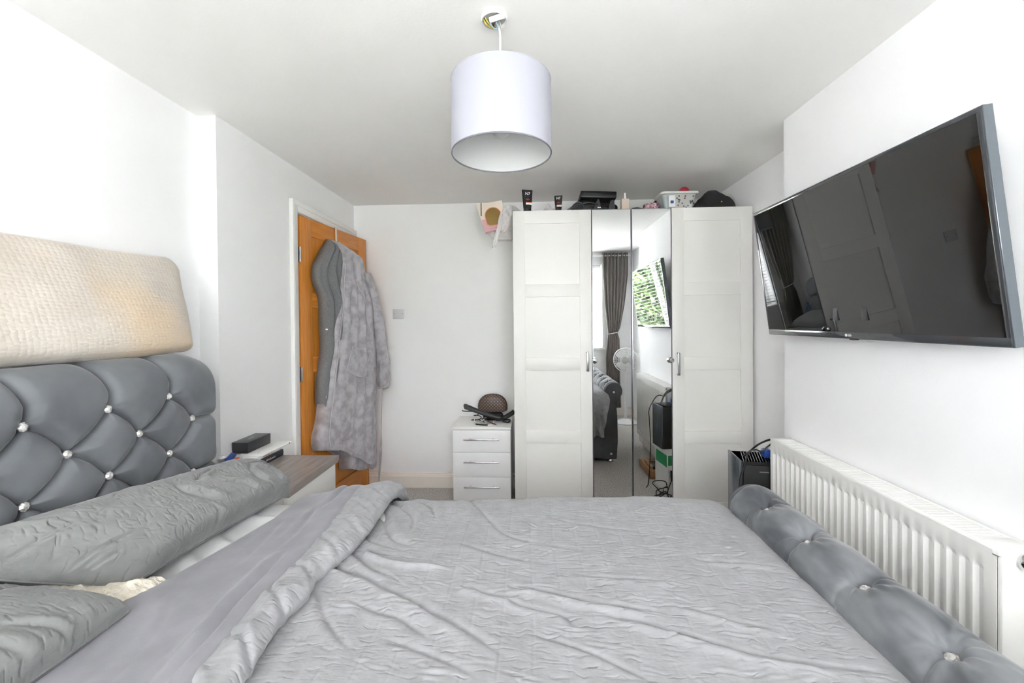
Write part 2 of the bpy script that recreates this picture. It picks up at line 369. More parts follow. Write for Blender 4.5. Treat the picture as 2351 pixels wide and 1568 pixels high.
# the opening behind the door: y 2.42..3.19, z 0..1.965
DY0, DY1, DZ = 2.425, 3.195, 1.965
wall('wall_left', [((XL1-.15, YW-.3, 0), (XL1, YS, H)), ((XL1-.15, YS, 0), (XL2, DY0, H)), ((XL2-.10, DY0, DZ), (XL2, DY1, H)), ((XL2-.10, DY1, 0), (XL2, YB, H))])
wall('wall_back', [((-2.6, YB, 0), (XA+.2, YB+.2, H))])
wall('wall_right', [((XA, YW-.3, 0), (XA+.2, YB, H)), ((XB, YBR0, 0), (XA, YBR, H))])
wall('wall_light_block', [((-2.6, YS, 0), (-2.45, YB, H)), ((-2.6, YS-.1, 0), (XL1-.1, YS, H))])  # unseen hall walls, added to stop sky light leaking in past the door
WX0, WX1, WZ0, WZ1 = -1.13, 1.0, .93, 2.07
wall('wall_window', [((XL1-.15, YW-.3, 0), (WX0, YW, H)), ((WX1, YW-.3, 0), (XA, YW, H)), ((WX0, YW-.3, 0), (WX1, YW, WZ0)), ((WX0, YW-.3, WZ1), (WX1, YW, H))])

def skirting(name, poly, m='skirt'):
    """poly: (x,y) run, profile extruded towards the room side"""
    b = MB(); prof = [(0, 0), (.018, 0), (.018, .088), (.013, .094), (.013, .102), (.008, .106), (.008, .114), (.004, .118), (0, .118)]
    for (p, q, nrm) in poly:
        n = Vector((nrm[0], nrm[1], 0)); V = []
        for e in (p, q):
            for (d, z) in prof: V.append(Vector((e[0], e[1], z))+n*d)
        k = len(prof); F = [tuple(range(k)), tuple(range(2*k-1, k-1, -1))]+[(i, k+i, k+(i+1) % k, (i+1) % k) for i in range(k)]
        b.add(V, F)
    return structure(b.build(name, m, smooth=False))
skirting('baseboard_back', [((XL2, YB), (XA, YB), (0, -1))])
skirting('baseboard_left', [((XL1, YW), (XL1, YS), (1, 0)), ((XL1, YS), (XL2+.018, YS), (0, -1)), ((XL2, YS), (XL2, 2.335), (1, 0))])
skirting('baseboard_right', [((XA, YBR), (XA, YB), (-1, 0)), ((XB-.018, YBR), (XA, YBR), (0, 1)), ((XB, YBR0), (XB, YBR+.018), (-1, 0)), ((XA, YW), (XA, YBR0), (-1, 0))])
skirting('baseboard_window', [((XL1, YW), (XA, YW), (0, 1))])

# door lining and architrave, each board a piece
b = MB(); b.box((XL2-.10, DY0-.03, 0), (XL2+.002, DY0, DZ+.03)); jamb = structure(b.build('trim_1', 'gloss', smooth=False))
b = MB(); b.box((XL2-.10, DY1, 0), (XL2+.002, DY1+.03, DZ+.03)); structure(b.build('trim_2', 'gloss', smooth=False))
b = MB(); b.box((XL2-.10, DY0-.03, DZ), (XL2+.002, DY1+.03, DZ+.03)); structure(b.build('trim_3', 'gloss', smooth=False))
def architrave(name, lo, hi, step_lo, step_hi):
    b = MB(); b.box(lo, hi, .003); b.box(step_lo, step_hi, .003); return structure(b.build(name, 'gloss', angle=30))
architrave('trim_4', (XL2, 2.345, 0), (XL2+.017, 2.408, 2.032), (XL2, 2.345, 0), (XL2+.024, 2.372, 2.032))
architrave('trim_5', (XL2, 2.408, 1.968), (XL2+.017, 3.238, 2.032), (XL2, 2.372, 2.003), (XL2+.024, 3.238, 2.032))
architrave('trim_6', (XL2, 3.205, 0), (XL2+.017, 3.238, 1.968), (XL2, 3.222, 0), (XL2+.024, 3.238, 2.003))

# ------------------------------------------------------------------ oak door, ajar into the room
def make_door():
    root = structure(bpy.data.objects.new('door_1', None)); COL.objects.link(root); root['label'] = 'oak veneer door standing ajar against the back wall corner'
    W, HT, T = .785, 1.955, .035
    # built in its own frame: u along the leaf from the hinge, z up, face at t=0 (room side), back at -T
    sw = .112
    b = MB()
    b.box((-T, 0, .008), (0, sw, HT), .002); b.build('stile', 'oak', root)
    b = MB(); b.box((-T, W-sw, .008), (0, W, HT), .002); b.build('stile', 'oak', root)
    rails = [(.008, .20), (.575, .685), (1.00, 1.095), (1.40, 1.495), (HT-.105, HT)]
    for (a, c) in rails:
        b = MB(); b.box((-T, sw, a), (-.0005, W-sw, c), .002); b.build('rail', 'oak_h', root)
    spans = [(.20, .575), (.685, 1.00), (1.095, 1.40), (1.495, HT-.105)]
    for (a, c) in spans:
        b = MB(); b.box((-T+.01, sw-.002, a-.002), (-.011, W-sw+.002, c+.002)); b.build('panel', 'oak', root)
    for z in (.25, 1.0, 1.72):
        b = MB(); b.tube([(.004, -.004, z-.045), (.004, -.004, z+.045)], .006, 10); b.box((-.03, -.002, z-.045), (.0005, .002, z+.045)); b.build('hinge', 'chrome', root)
    # lever handle on its rose, hidden behind the robe except from the side
    b = MB(); b.lathe([(.026, .0), (.026, .006), (.01, .009), (.01, .045), (0, .047)], (0, W-.06, .985), 20, 'x'); b.tube([(.042, W-.06, .985), (.046, W-.10, .985), (.046, W-.17, .983)], .008, 10); b.build('door_handle', 'chrome', root)
    ang = math.atan2(.095, .785)
    root.location = (XL2+.012, DY0+.008, 0); root.rotation_euler = (0, 0, -ang)
    return root
door = make_door()

# over-door hook
t = thing('door_hook', 'white over-door hook at the top of the oak door holding the robe', 'hook')
hx = lambda y: XL2+.012+(y-DY0)*.121
hy = 2.80; x0 = hx(hy)
b = MB(); b.box((x0-.045, hy-.011, 1.956), (x0+.006, hy+.011, 1.9595), .0005); b.box((x0+.003, hy-.011, 1.84), (x0+.0065, hy+.011, 1.9595), .0005); b.build('strap', 'cream', t)
b = MB(); b.tube([(x0+.005, hy, 1.86), (x0+.018, hy, 1.845), (x0+.026, hy, 1.85), (x0+.028, hy, 1.86)], .006, 8); b.build('peg', 'cream', t)
relocate(t, (x0, hy, 1.84))

# ------------------------------------------------------------------ window, blind, curtains
wr = structure(bpy.data.objects.new('window_1', None)); COL.objects.link(wr); wr['label'] = 'white framed window behind a slatted blind'
yf = YW-.22
for nm, lo, hi in (('frame', (WX0, yf-.03, WZ0), (WX1, yf+.03, WZ0+.06)), ('frame', (WX0, yf-.03, WZ1-.06), (WX1, yf+.03, WZ1)), ('frame', (WX0, yf-.03, WZ0+.06), (WX0+.06, yf+.03, WZ1-.06)), ('frame', (WX1-.06, yf-.03, WZ0+.06), (WX1, yf+.03, WZ1-.06)),
                   ('mullion', (-.42, yf-.03, WZ0+.06), (-.36, yf+.03, WZ1-.06)), ('mullion', (.26, yf-.03, WZ0+.06), (.32, yf+.03, WZ1-.06))):
    MB().box(lo, hi, .006).build(nm, 'upvc', wr)
for a, c in ((WX0+.06, -.42), (-.36, .26), (.32, WX1-.06)):
    MB().box((a, yf-.004, WZ0+.06), (c, yf+.004, WZ1-.06)).build('pane', 'glass', wr, smooth=False)
MB().box((WX0-.03, YW-.19, WZ0-.025), (WX1+.03, YW+.035, WZ0), .006).build('window_sill', 'gloss', wr)
# blind
t = thing('venetian_blind', 'white venetian blind hanging in the window recess, seen in the wardrobe mirrors', 'blind')
yb_ = YW-.085
MB().box((WX0+.01, yb_-.03, WZ1-.05), (WX1-.01, yb_+.03, WZ1-.002), .003).build('headrail', 'slat', t)
MB().box((WX0+.01, yb_-.026, WZ0+.03), (WX1-.01, yb_+.026, WZ0+.045), .004).build('bottom_rail', 'slat', t)
sl = None
for k in range(23):
    z = WZ0+.075+k*.0435
    if sl is None:
        A = np.zeros((2, 7, 3)); w = np.linspace(-1, 1, 7)
        for i, xx in enumerate((WX0+.012, WX1-.012)):
            A[i, :, 0] = xx; A[i, :, 1] = w*.0245; A[i, :, 2] = .0035*(1-w*w)+w*.003
        bb = MB().grid(A); A2 = A.copy(); A2[:, :, 2] -= .0025; bb.grid(A2[:, ::-1]); sl = bb.build('slat', 'slat', t); s = sl
    else:
        s = sl.copy(); COL.objects.link(s); s.parent = t
    s.location = (0, yb_, z)
for xx in (-.95, -.35, .28, .82):
    MB().box((xx-.006, yb_+.0255, WZ0+.04), (xx+.006, yb_+.0262, WZ1-.04)).build('ladder_tape', 'slat', t, smooth=False)
relocate(t, (-.07, yb_, WZ0+.03))

t = thing('curtain_rod', 'white curtain rod above the window, seen in the left mirror door', 'curtain rod')
yr_ = YW+.075; zr = 2.175
MB().tube([(-1.40, yr_, zr), (1.345, yr_, zr)], .011, 12).build('rod', 'plastic', t)
for xx in (-1.41, 1.355): MB().lathe([(0, -.02), (.016, -.018), (.019, 0), (.016, .018), (0, .02)], (xx, yr_, zr), 16, 'x').build('finial', 'plastic', t)
for xx in (-1.16, 1.315):
    MB().tube([(xx, yr_, zr), (xx, YW, zr)], .008, 8).lathe([(.022, 0), (.022, .006)], (xx, YW, zr), 16, 'y').build('bracket', 'plastic', t)
relocate(t, (0, yr_, zr))

def curtain(cx, label, mirror=1, seed=0):
    t = thing('curtain', label, 'curtain', 'grey eyelet curtains')
    zs = np.linspace(2.215, .12, 120); u = np.linspace(0, 1, 260)
    kz = np.array([2.215, 1.9, 1.5, 1.2, 1.13, 1.05, .8, .5, .12]); kw = np.array([.345, .335, .26, .17, .125, .165, .19, .19, .21]); kc = np.array([0, .0, -.01, -.02, -.03, -.025, -.03, -.03, -.03])*mirror
    W = np.interp(zs, kz[::-1], kw[::-1]); C_ = np.interp(zs, kz[::-1], kc[::-1])
    A = np.zeros((len(zs), len(u), 3)); n = 7
    for i, z in enumerate(zs):
        ph = u*n*2*PI; amp = np.interp(z, [.12, 1.1, 1.16, 2.2], [.032, .018, .018, .042])
        wob = vnoise(u*5, np.full_like(u, z*2.0), seed)*.012
        A[i, :, 0] = cx+C_[i]+(u-.5)*W[i]+np.sin(ph*2+.4)*.006*W[i]/.2+wob
        A[i, :, 1] = yr_+np.sin(ph)*amp+wob
        A[i, :, 2] = z
    gridobj('cloth', A, 'curtain', t, thick=.002)
    b = MB()
    for k in range(14):
        uu = (k+.5)/14; xx = cx+(uu-.5)*.345; th = np.linspace(0, 2*PI, 15)
        b.tube([(xx+.002*math.sin(a), yr_+.021*math.cos(a), zr+.021*math.sin(a)) for a in th], .003, 6, cap=False)
    o = b.build('eyelets', 'chrome', t); o['kind'] = 'stuff'
    ring = [(cx-.03*mirror+.062*math.cos(a), yr_+.030*math.sin(a), 1.13+.012*math.cos(a)*mirror) for a in np.linspace(0, 2*PI, 33)]
    MB().tube(ring, .005, 8, cap=False).build('tieback', 'white', t)
    relocate(t, (cx, yr_, .12)); return t
curtain(1.16, 'grey eyelet curtain tied in at the waist, seen in left mirror door beside the fan', 1, 3)
curtain(-1.28, 'grey eyelet curtain on the headboard side of the window, seen only in the television reflection', -1, 5)

# pedestal fan, seen in the mirror
t = thing('pedestal_fan', 'white pedestal fan beside the curtain, seen in left mirror door', 'fan')
fx, fy = 1.215, -.02
MB().lathe([(.0, .0), (.15, .0), (.155, .012), (.14, .024), (.05, .034), (.03, .05), (0, .05)], (fx, fy, 0), 40).build('base', 'plastic', t)
MB().tube([(fx, fy, .04), (fx, fy, .40)], .016, 14).tube([(fx, fy, .38), (fx, fy, .72)], .011, 14).build('pole', 'plastic', t)
d = Vector((-.42, .9, .05)).normalized(); hub = Vector((fx, fy+.03, .80)); rt = d.cross(Vector((0, 0, 1))).normalized(); up = rt.cross(d)
R4 = Matrix(((rt.x, d.x, up.x, 0), (rt.y, d.y, up.y, 0), (rt.z, d.z, up.z, 0), (0, 0, 0, 1)))
MB().lathe([(0, -.13), (.04, -.125), (.055, -.09), (.055, -.035), (.03, -.02), (0, -.02)], hub, 24, 'y', R4).tube([hub-d*.07, hub-d*.07-up*.10], .016, 10).build('motor', 'plastic', t)
def ring(b, r, off, w=.0022, n=48): b.tube([hub+rt*(r*math.cos(a))+up*(r*math.sin(a))+d*off for a in np.linspace(0, 2*PI, n+1)], w, 6, cap=False)
b = MB(); ring(b, .152, .02, .005); ring(b, .152, .005, .005); ring(b, .145, .045)
for r in (.125, .105, .085, .065): ring(b, r, .05-.0*r)
for k in range(36):
    a = 2*PI*k/36; e = rt*math.cos(a)+up*math.sin(a); b.tube([hub+e*.04+d*.056, hub+e*.10+d*.054, hub+e*.145+d*.045, hub+e*.152+d*.02], .0013, 5)
    b.tube([hub+e*.05-d*.03, hub+e*.12-d*.025, hub+e*.152+d*.005], .0013, 5)
o = b.build('cage', 'plastic', t); o['kind'] = 'stuff'
MB().lathe([(0, .052), (.038, .052), (.042, .058), (.03, .066), (0, .068)], hub, 28, 'y', R4).build('badge', 'gwire', t)
for k in range(3):
    A = np.zeros((9, 7, 3))
    for i, rr in enumerate(np.linspace(.03, .135, 9)):
        for j, w in enumerate(np.linspace(-1, 1, 7)):
            a = 2*PI*k/3+w*(.5+.25*math.sin(rr*20)); p = hub+rt*(rr*math.cos(a))+up*(rr*math.sin(a))+d*(.02+w*.014); A[i, j] = p
    gridobj('blade', A, 'frost', t, thick=.002)
MB().lathe([(0, -.01), (.032, -.008), (.034, .02), (.02, .034), (0, .036)], hub, 24, 'y', R4).build('hub', 'frost', t)
relocate(t, (fx, fy, 0))

# garden outside the window
tag(MB().box((-8, -14, -.6), (8, YW-.32, -.45)).build('bounce_ground', 'bounce_pale', smooth=False), 'unseen pale ground added outside the window to bounce sun onto the ceiling', 'yard', kind='structure')  # added ground, pale so sunlight bounces in and lifts the ceiling
def tree(cx, cy_, hz, r, seed, label):
    t = thing('garden_tree', label, 'tree', 'trees beyond the window'); R = np.random.default_rng(seed)
    MB().tube([(cx, cy_, -.45), (cx+.05, cy_, hz-.3), (cx, cy_+.05, hz+.3)], [.12, .09, .04], 10).build('trunk', 'bark', t)
    n = 4200; dirs = R.normal(size=(n, 3)); dirs /= np.linalg.norm(dirs, axis=1)[:, None]; rad = r*(R.random(n)**.35)
    P = dirs*rad[:, None]*np.array([1, .8, 1.0])+np.array([cx, cy_, hz]); A_ = R.normal(size=(n, 3)); A_ /= np.linalg.norm(A_, axis=1)[:, None]
    B_ = np.cross(A_, R.normal(size=(n, 3))); B_ /= np.linalg.norm(B_, axis=1)[:, None]; s = (.05+.05*R.random(n))[:, None]
    V = np.stack([P-A_*s, P+B_*s*.5, P+A_*s, P-B_*s*.5], 1).reshape(-1, 3)
    me = bpy.data.meshes.new('foliage'); me.from_pydata(V.tolist(), [], np.arange(4*n).reshape(-1, 4).tolist()); me.materials.append(M['leaf'])
    o = bpy.data.objects.new('foliage', me); COL.objects.link(o); o.parent = t; o['kind'] = 'stuff'; relocate(t, (cx, cy_, -.45))
tree(-.6, -4.4, 1.40, 1.25, 1, 'broad leafy tree outside the window, the nearer of two'); tree(3.9, -6.6, 1.4, 1.6, 3, 'leafy tree outside the window, further off towards the television side')

# ------------------------------------------------------------------ wardrobe
def make_wardrobe():
    t = thing('wardrobe', 'white wardrobe with panelled doors and two narrow mirror doors in the middle', 'wardrobe')
    X0, YF, HT = -.1014, 2.65, 2.01
    b = MB(); b.box((X0, YF+.024, 0), (X0+.018, YB-.025, HT-.004)).box((X0+1.482, YF+.024, 0), (X0+1.5, YB-.025, HT-.004)).box((X0, YF+.024, HT-.022), (X0+1.5, YB-.025, HT-.004)).box((X0, YF+.024, .06), (X0+1.5, YB-.025, .08)).box((X0+.018, YB-.03, .0), (X0+1.482, YB-.025, HT-.01)).box((X0+.491, YF+.024, 0), (X0+.509, YB-.03, HT-.01)).box((X0+.991, YF+.024, 0), (X0+1.009, YB-.03, HT-.01)).box((X0+.018, YF+.04, 0), (X0+1.482, YF+.055, .06))
    b.build('carcass', 'wardrobe', t, smooth=False)
    def shaker(xa, xb, hside, rng_):
        d = bpy.data.objects.new('door', None)
        zb, zt = .065, HT
        st = .074; rails = [(zt-.082, zt), (1.461, 1.541), (.991, 1.071), (.523, .603), (zb, zb+.085)]
        b = MB(); b.box((xa, YF, zb), (xa+st, YF+.02, zt), .0012); b.box((xb-st, YF, zb), (xb, YF+.02, zt), .0012)
        for (p, q) in rails: b.box((xa+st-.0005, YF, p), (xb-st+.0005, YF+.02, q), .0012)
        o = b.build('door', 'wardrobe', t, angle=30)
        for (p, q) in ((.603, .991), (1.071, 1.461), (1.541, zt-.082), (zb+.085, .523)):
            MB().box((xa+st-.001, YF+.0095, p-.001), (xb-st+.001, YF+.018, q+.001)).build('door_panel', 'wardrobe', o, smooth=False)
        hb = MB(); z0, z1 = (.985, 1.11) if hside > 0 else (.957, 1.10); hxx = xb-.03 if hside > 0 else xa+.033
        hb.box((hxx-.006, YF-.028, z0), (hxx+.006, YF-.021, z1), .002); hb.box((hxx-.006, YF-.025, z0), (hxx+.006, YF+.001, z0+.009), .002); hb.box((hxx-.006, YF-.025, z1-.009), (hxx+.006, YF+.001, z1), .002)
        hb.build('handle', 'alu', o)
    g = .0015
    shaker(X0+g, X0+.5-g, 1, 0); shaker(X0+1.0+g, X0+1.5-g, -1, 1)
    for i, (xa, xb) in enumerate(((X0+.5+g, X0+.75-g), (X0+.75+g, X0+1.0-g))):
        o = MB().box((xa, YF, .065), (xb, YF+.02, HT), .001).build('mirror_door', 'alu', t, angle=30, label='narrow full height mirror door')
        MB().box((xa+.004, YF-.0008, .069), (xb-.004, YF+.004, HT-.004)).build('mirror', 'mirror', o, smooth=False)
        kx = xa+.010 if i == 0 else xb-.010
        MB().lathe([(0, -.026), (.014, -.024), (.019, -.017), (.019, -.012), (.008, -.008), (.007, .0)], (kx, YF-.0008, 1.053), 12, 'y').build('knob', 'chrome', o, angle=20)
    relocate(t, (X0+.75, YF+.3, 0)); return t
make_wardrobe()

# ------------------------------------------------------------------ small chest of drawers
def make_chest():
    t = thing('chest_of_drawers', 'small white three drawer chest between the door and the wardrobe', 'chest')
    xa, xb, yf, zt = -.5425, -.137, 2.87, .57
    b = MB(); b.box((xa, yf+.02, .0), (xa+.015, 3.20, zt-.018)).box((xb-.015, yf+.02, 0), (xb, 3.20, zt-.018)).box((xa+.015, 3.19, 0), (xb-.015, 3.2, zt-.018)).box((xa+.015, yf+.02, .03), (xb-.015, 3.19, .045)); b.build('carcass', 'whitegl', t, smooth=False)
    MB().box((xa-.003, yf-.003, zt-.018), (xb+.003, 3.205, zt), .0015).build('top', 'whitelac', t)
    for (p, q) in ((.394, .548), (.221, .391), (.045, .218)):
        o = MB().box((xa+.001, yf, p), (xb-.001, yf+.018, q), .001).build('drawer', 'whitegl', t)
        zc = q-.06 if q < .5 else q-.06; xc = (xa+xb)/2
        h = MB(); h.box((xc-.125, yf-.030, zc-.005), (xc+.125, yf-.022, zc+.005), .004, 3)
        for s in (-1, 1): h.box((xc+s*.08-.006, yf-.026, zc-.004), (xc+s*.08+.006, yf+.001, zc+.004), .002)
        h.build('handle', 'chrome', o)
    relocate(t, (-.34, 3.03, 0))
make_chest()

# ------------------------------------------------------------------ radiator on the chimney breast
def make_radiator():
    t = thing('radiator', 'long white double panel radiator below the television', 'radiator')
    xf, xbk, y0, y1, z0, z1 = 1.09, 1.182, 1.022, 1.925, .155, .758
    # pressed front panel: flat margins and rounded channels
    def panel(xp, sgn, name):
        n = 27; pitch = (y1-y0-.03)/n; ys = [y0]; xs = [0]
        Y = np.unique(np.concatenate([[y0, y0+.012]]+[y0+.015+pitch*(k+np.array([.0, .12, .24, .34, .66, .76, .88, 1.0])) for k in range(n)]+[[y1-.012, y1]]))
        def depth(y):
            k = (y-y0-.015)/pitch
            if k < 0 or k > n: return 0
            f = k % 1; return .0085*np.clip((.5-abs(f-.5)-.16)/.16, 0, 1) if True else 0
        Z = np.array([z0, z0+.035, z0+.043, z0+.05, z1-.062, z1-.055, z1-.047, z1-.003, z1]); zd = np.array([0, 0, .5, 1, 1, .5, 0, 0, 0])
        A = np.zeros((len(Y), len(Z), 3))
        for i, y in enumerate(Y):
            for j, z in enumerate(Z): A[i, j] = (xp+sgn*depth(y)*zd[j], y, z)
        A2 = A.copy(); A2[:, :, 0] += sgn*.006
        b = MB().grid(A); return b.box((xp+sgn*.009 if sgn > 0 else xp-.011, y0, z0), (xp+.011 if sgn > 0 else xp-.009, y1, z1)).build(name, 'radiator', t, angle=30)
    panel(xf, 1, 'front_panel')
    MB().box((xbk-.012, y0, z0), (xbk, y1, z1), .002).build('rear_panel', 'radiator', t)
    # end panels and grille
    for y in (y0-.012, y1):
        b = MB(); b.box((xf+.010, y, z0+.02), (xbk+.002, y+.012, z1+.004), .004); b.build('end_panel', 'radiator', t)
    b = MB(); b.box((xf+.006, y0-.006, z1-.014), (xbk+.004, y1+.006, z1-.008)); b.build('grille_well', 'slot', t, smooth=False)
    b = MB(); b.box((xf+.004, y0-.010, z1-.012), (xf+.014, y1+.010, z1+.006), .003).box((xbk-.008, y0-.010, z1-.012), (xbk+.004, y1+.010, z1+.006), .003); b.box((xf+.005, y0-.010, z1-.01), (xbk, y0+.045, z1+.006), .002).box((xf+.005, y1-.03, z1-.01), (xbk, y1+.010, z1+.006), .002)
    b.build('top_frame', 'radiator', t)
    n = 56; first = None
    for k in range(n):
        y = y0+.048+(y1-y0-.08)*k/(n-1)
        if first is None: first = MB().box((xf+.012, -.0052, z1-.006), (xbk-.006, .0052, z1+.005), .001, 1).build('grille_bar', 'radiator', t); s = first
        else: s = first.copy(); COL.objects.link(s); s.parent = t
        s.location.y = y
    # valve seen on the near end
    MB().lathe([(.0, -.016), (.0105, -.015), (.012, -.012), (.019, -.010), (.019, 0)], (xf+.062, y0-.012, .735), 6, 'y').build('bleed_nut', 'white', t, angle=20)
    MB().lathe([(.012, -.014), (.019, -.014), (.021, -.008), (.021, 0), (.012, 0)], (xf+.062, y0-.012, .735), 28, 'y', close=True).build('valve_ring', 'chrome', t)
    for y in (y0+.06, y1-.06):
        MB().tube([(xf+.05, y, z0+.01), (xf+.05, y, .0)], .0075, 10).build('pipe', 'plastic', t)
        MB().box((xbk-.002, y-.02, .2), (XB+.001, y+.02, .7)).build('wall_bracket', 'radiator', t, smooth=False)
    relocate(t, (1.14, 1.475, 0))
make_radiator()

# ------------------------------------------------------------------ television
def make_tv():
    t = thing('television', 'black flat television tilted down from the right wall above the radiator', 'television')
    L = .97; hh = L*.578; ti = .129
    org = Vector((1.1126, 1.9717, 1.2373)); er = Vector((0, -1, 0)); eu = Vector((-math.sin(ti), 0, math.cos(ti))); en = er.cross(eu)  # faces the room
    if en.x > 0: en = -en
    F = Matrix(((er.x, eu.x, en.x, org.x), (er.y, eu.y, en.y, org.y), (er.z, eu.z, en.z, org.z), (0, 0, 0, 1)))
    def B(lo, hi, bev=0): return MB().box(lo, hi, bev, 2, F)
    bz = .011; bb = .022
    b = MB()
    for lo, hi in (((0, 0, -.022), (L, bb, .0)), ((0, hh-bz, -.022), (L, hh, .0)), ((0, bb-.001, -.022), (bz, hh-bz+.001, .0)), ((L-bz, bb-.001, -.022), (L, hh-bz+.001, .0))): b.box(lo, hi, .0015, 2, F)
    b.build('bezel', 'bezel', t)
    B((bz-.001, bb-.001, -.012), (L-bz+.001, hh-bz+.001, -.0012)).build('screen', 'screen', t, smooth=False)
    b = MB()
    for lo, hi in (((-.003, -.002, -.026), (L+.003, .002, -.0025)), ((-.003, hh-.002, -.026), (L+.003, hh+.002, -.0025)), ((-.003, 0, -.026), (.001, hh, -.0025)), ((L-.001, 0, -.026), (L+.003, hh, -.0025))): b.box(lo, hi, .001, 1, F)
    b.build('side_trim', 'tvside', t)
    B((.004, .004, -.030), (L-.004, hh-.004, -.020), .004).build('back_cover', 'dark', t)
    B((.12, .02, -.052), (L-.12, hh*.62, -.028), .01).build('electronics_housing', 'dark', t)
    # logo: a pale disc and two letters on the lower bezel
    MB().lathe([(.0, .0), (.0052, .0), (.0052, .0006), (0, .0006)], (0, 0, 0), 20, 'z', F @ Matrix.Translation((.470, .0112, .0))).build('logo_disc', 'white', t)
    text('logo_lettering', 'LG', .0125, F @ Matrix.Translation((.4865, .0112, .0003)), 'white', t)
    B((.475, -.0065, -.014), (.51, .001, -.004), .002).build('sensor', 'black', t)
    B((.487, -.0068, -.0045), (.493, -.003, -.0035)).build('standby_light', 'red', t)
    # wall bracket behind
    b = MB(); b.box((XB-.015, 1.33, 1.28), (XB-.0005, 1.62, 1.62)); b.box((1.10, 1.40, 1.30), (XB-.012, 1.42, 1.60)); b.box((1.10, 1.53, 1.30), (XB-.012, 1.55, 1.60)); b.build('wall_bracket', 'black', t, smooth=False)
    relocate(t, (1.15, 1.487, 1.24))
make_tv()

# ------------------------------------------------------------------ pendant lamp
def make_pendant():
    t = thing('pendant_lamp', 'white drum pendant lampshade with grey trim hanging on a white cable', 'lamp')
    lx, ly, lr, z1, z2 = -.0815, 1.2944, .1546, 1.8287, 2.0496
    A = []; n = 96
    th = np.linspace(0, 2*PI, n, endpoint=False)
    def cyl(r, zs): return np.array([[(lx+r*math.cos(a), ly+r*math.sin(a), z) for z in zs] for a in th])
    gridobj('shade', cyl(lr, np.linspace(z1, z2, 12)), 'shade', t, close_u=True)
    gridobj('shade_lining', cyl(lr-.0015, np.linspace(z1, z2, 12)), 'shade_in', t, close_u=True)
    for z in (z1, z2):
        MB().tube([(lx+(lr-.0005)*math.cos(a), ly+(lr-.0005)*math.sin(a), z) for a in np.linspace(0, 2*PI, n+1)], .0024 if z == z1 else .0015, 6, cap=False).build('trim_ring', 'trim' if z == z1 else 'shade', t)
    # spider near the bottom ring as in the photo
    b = MB(); zs = z1+.045
    b.tube([(lx+.021*math.cos(a), ly+.021*math.sin(a), z2-.055) for a in np.linspace(0, 2*PI, 25)], .002, 6, cap=False)
    for k in range(3):
        a = 2*PI*k/3+.4; b.tube([(lx+.021*math.cos(a), ly+.021*math.sin(a), z2-.055), (lx+(lr-.002)*math.cos(a), ly+(lr-.002)*math.sin(a), z2-.002)], .0016, 6)
    b.build('shade_carrier', 'plastic', t)
    MB().lathe([(0, z2+.012), (.009, z2+.010), (.013, z2-.005), (.019, z2-.02), (.019, z2-.062), (.015, z2-.075), (0, z2-.076)], (lx, ly, 0), 20).build('lamp_holder', 'plastic', t)
    MB().lathe([(.012, z2-.07), (.014, z2-.085), (.028, z2-.115), (.031, z2-.135), (.028, z2-.153), (.016, z2-.166), (0, z2-.170)], (lx, ly, 0), 24).build('bulb', 'frost', t)
    cab = spline([(lx, ly, z2+.01), (lx-.001, ly, 2.12), (lx-.001, ly, 2.19), (lx-.003, ly-.001, 2.215), (lx-.008, ly-.008, 2.224), (lx-.014, ly-.02, 2.226)], 24)
    MB().tube(cab, .0032, 10).build('cable', 'plastic', t)
    relocate(t, (lx, ly, z1))
    # open ceiling rose with its wires showing
    r = thing('ceiling_rose', 'white ceiling rose with its cover missing and the coloured wires exposed', 'ceiling rose')
    cx, cy_ = -.098, 1.268
    MB().lathe([(.030, H), (.0405, H), (.0405, H-.003), (.039, H-.012), (.0365, H-.012), (.035, H-.003)], (cx, cy_, 0), 40, close=True).build('rim', 'plastic', r)
    MB().lathe([(0, H-.0005), (.034, H-.0005), (.034, H-.003), (0, H-.003)], (cx, cy_, 0), 30).build('base_plate', 'gwire', r)
    R4 = Matrix.Translation((cx+.010, cy_-.012, H-.010)) @ Matrix.Rotation(-.38, 4, 'Z') @ Matrix.Rotation(.5, 4, 'X')
    o = MB().box((-.025, -.007, -.007), (.022, .007, .008), .002, 2, R4).build('terminal_block', 'plastic', r)
    for k in range(7): MB().lathe([(0, -.0001), (.0013, -.0001), (.0013, -.0012), (0, -.0012)], R4 @ Vector((-.021+k*.0062, .0066, -.004)), 8, 'z').build('terminal', 'brwire', o)
    def wire(p, m, rad=.0017): MB().tube(spline([(cx+a, cy_+c_, H+z) for a, c_, z in p], 14), rad, 6).build('wire', m, r)
    wire([(-.033, -.002, -.004), (-.026, .002, -.016), (-.016, .012, -.018), (-.006, .026, -.013)], 'ywire', .0026)
    wire([(-.030, .004, -.004), (-.027, .010, -.013), (-.018, .020, -.014), (-.010, .030, -.010)], 'ywire', .0022)
    wire([(-.028, -.010, -.004), (-.020, -.002, -.014), (-.012, .010, -.016), (-.002, .022, -.012)], 'ywire', .0022)
    wire([(-.024, .008, -.006), (-.020, .018, -.012), (-.006, .030, -.010)], 'bwire', .0016)
    wire([(-.012, -.006, -.006), (-.010, .004, -.020), (.0, .018, -.020), (.014, .030, -.014)], 'bwire', .0016)
    wire([(-.012, -.004, -.004), (-.013, .006, -.016), (-.010, .014, -.014)], 'bwire', .0024)
    wire([(.006, -.004, -.010), (.008, .010, -.017), (.013, .028, -.015)], 'bwire', .002)
    wire([(.0, .0, -.008), (-.002, .014, -.017), (.002, .026, -.012)], 'brwire', .0016)
    wire([(.016, .0, -.010), (.018, .014, -.016), (.016, .028, -.014)], 'gwire', .002)
    wire([(-.006, .008, -.010), (-.004, .020, -.014), (-.004, .030, -.008)], 'brwire', .0014)
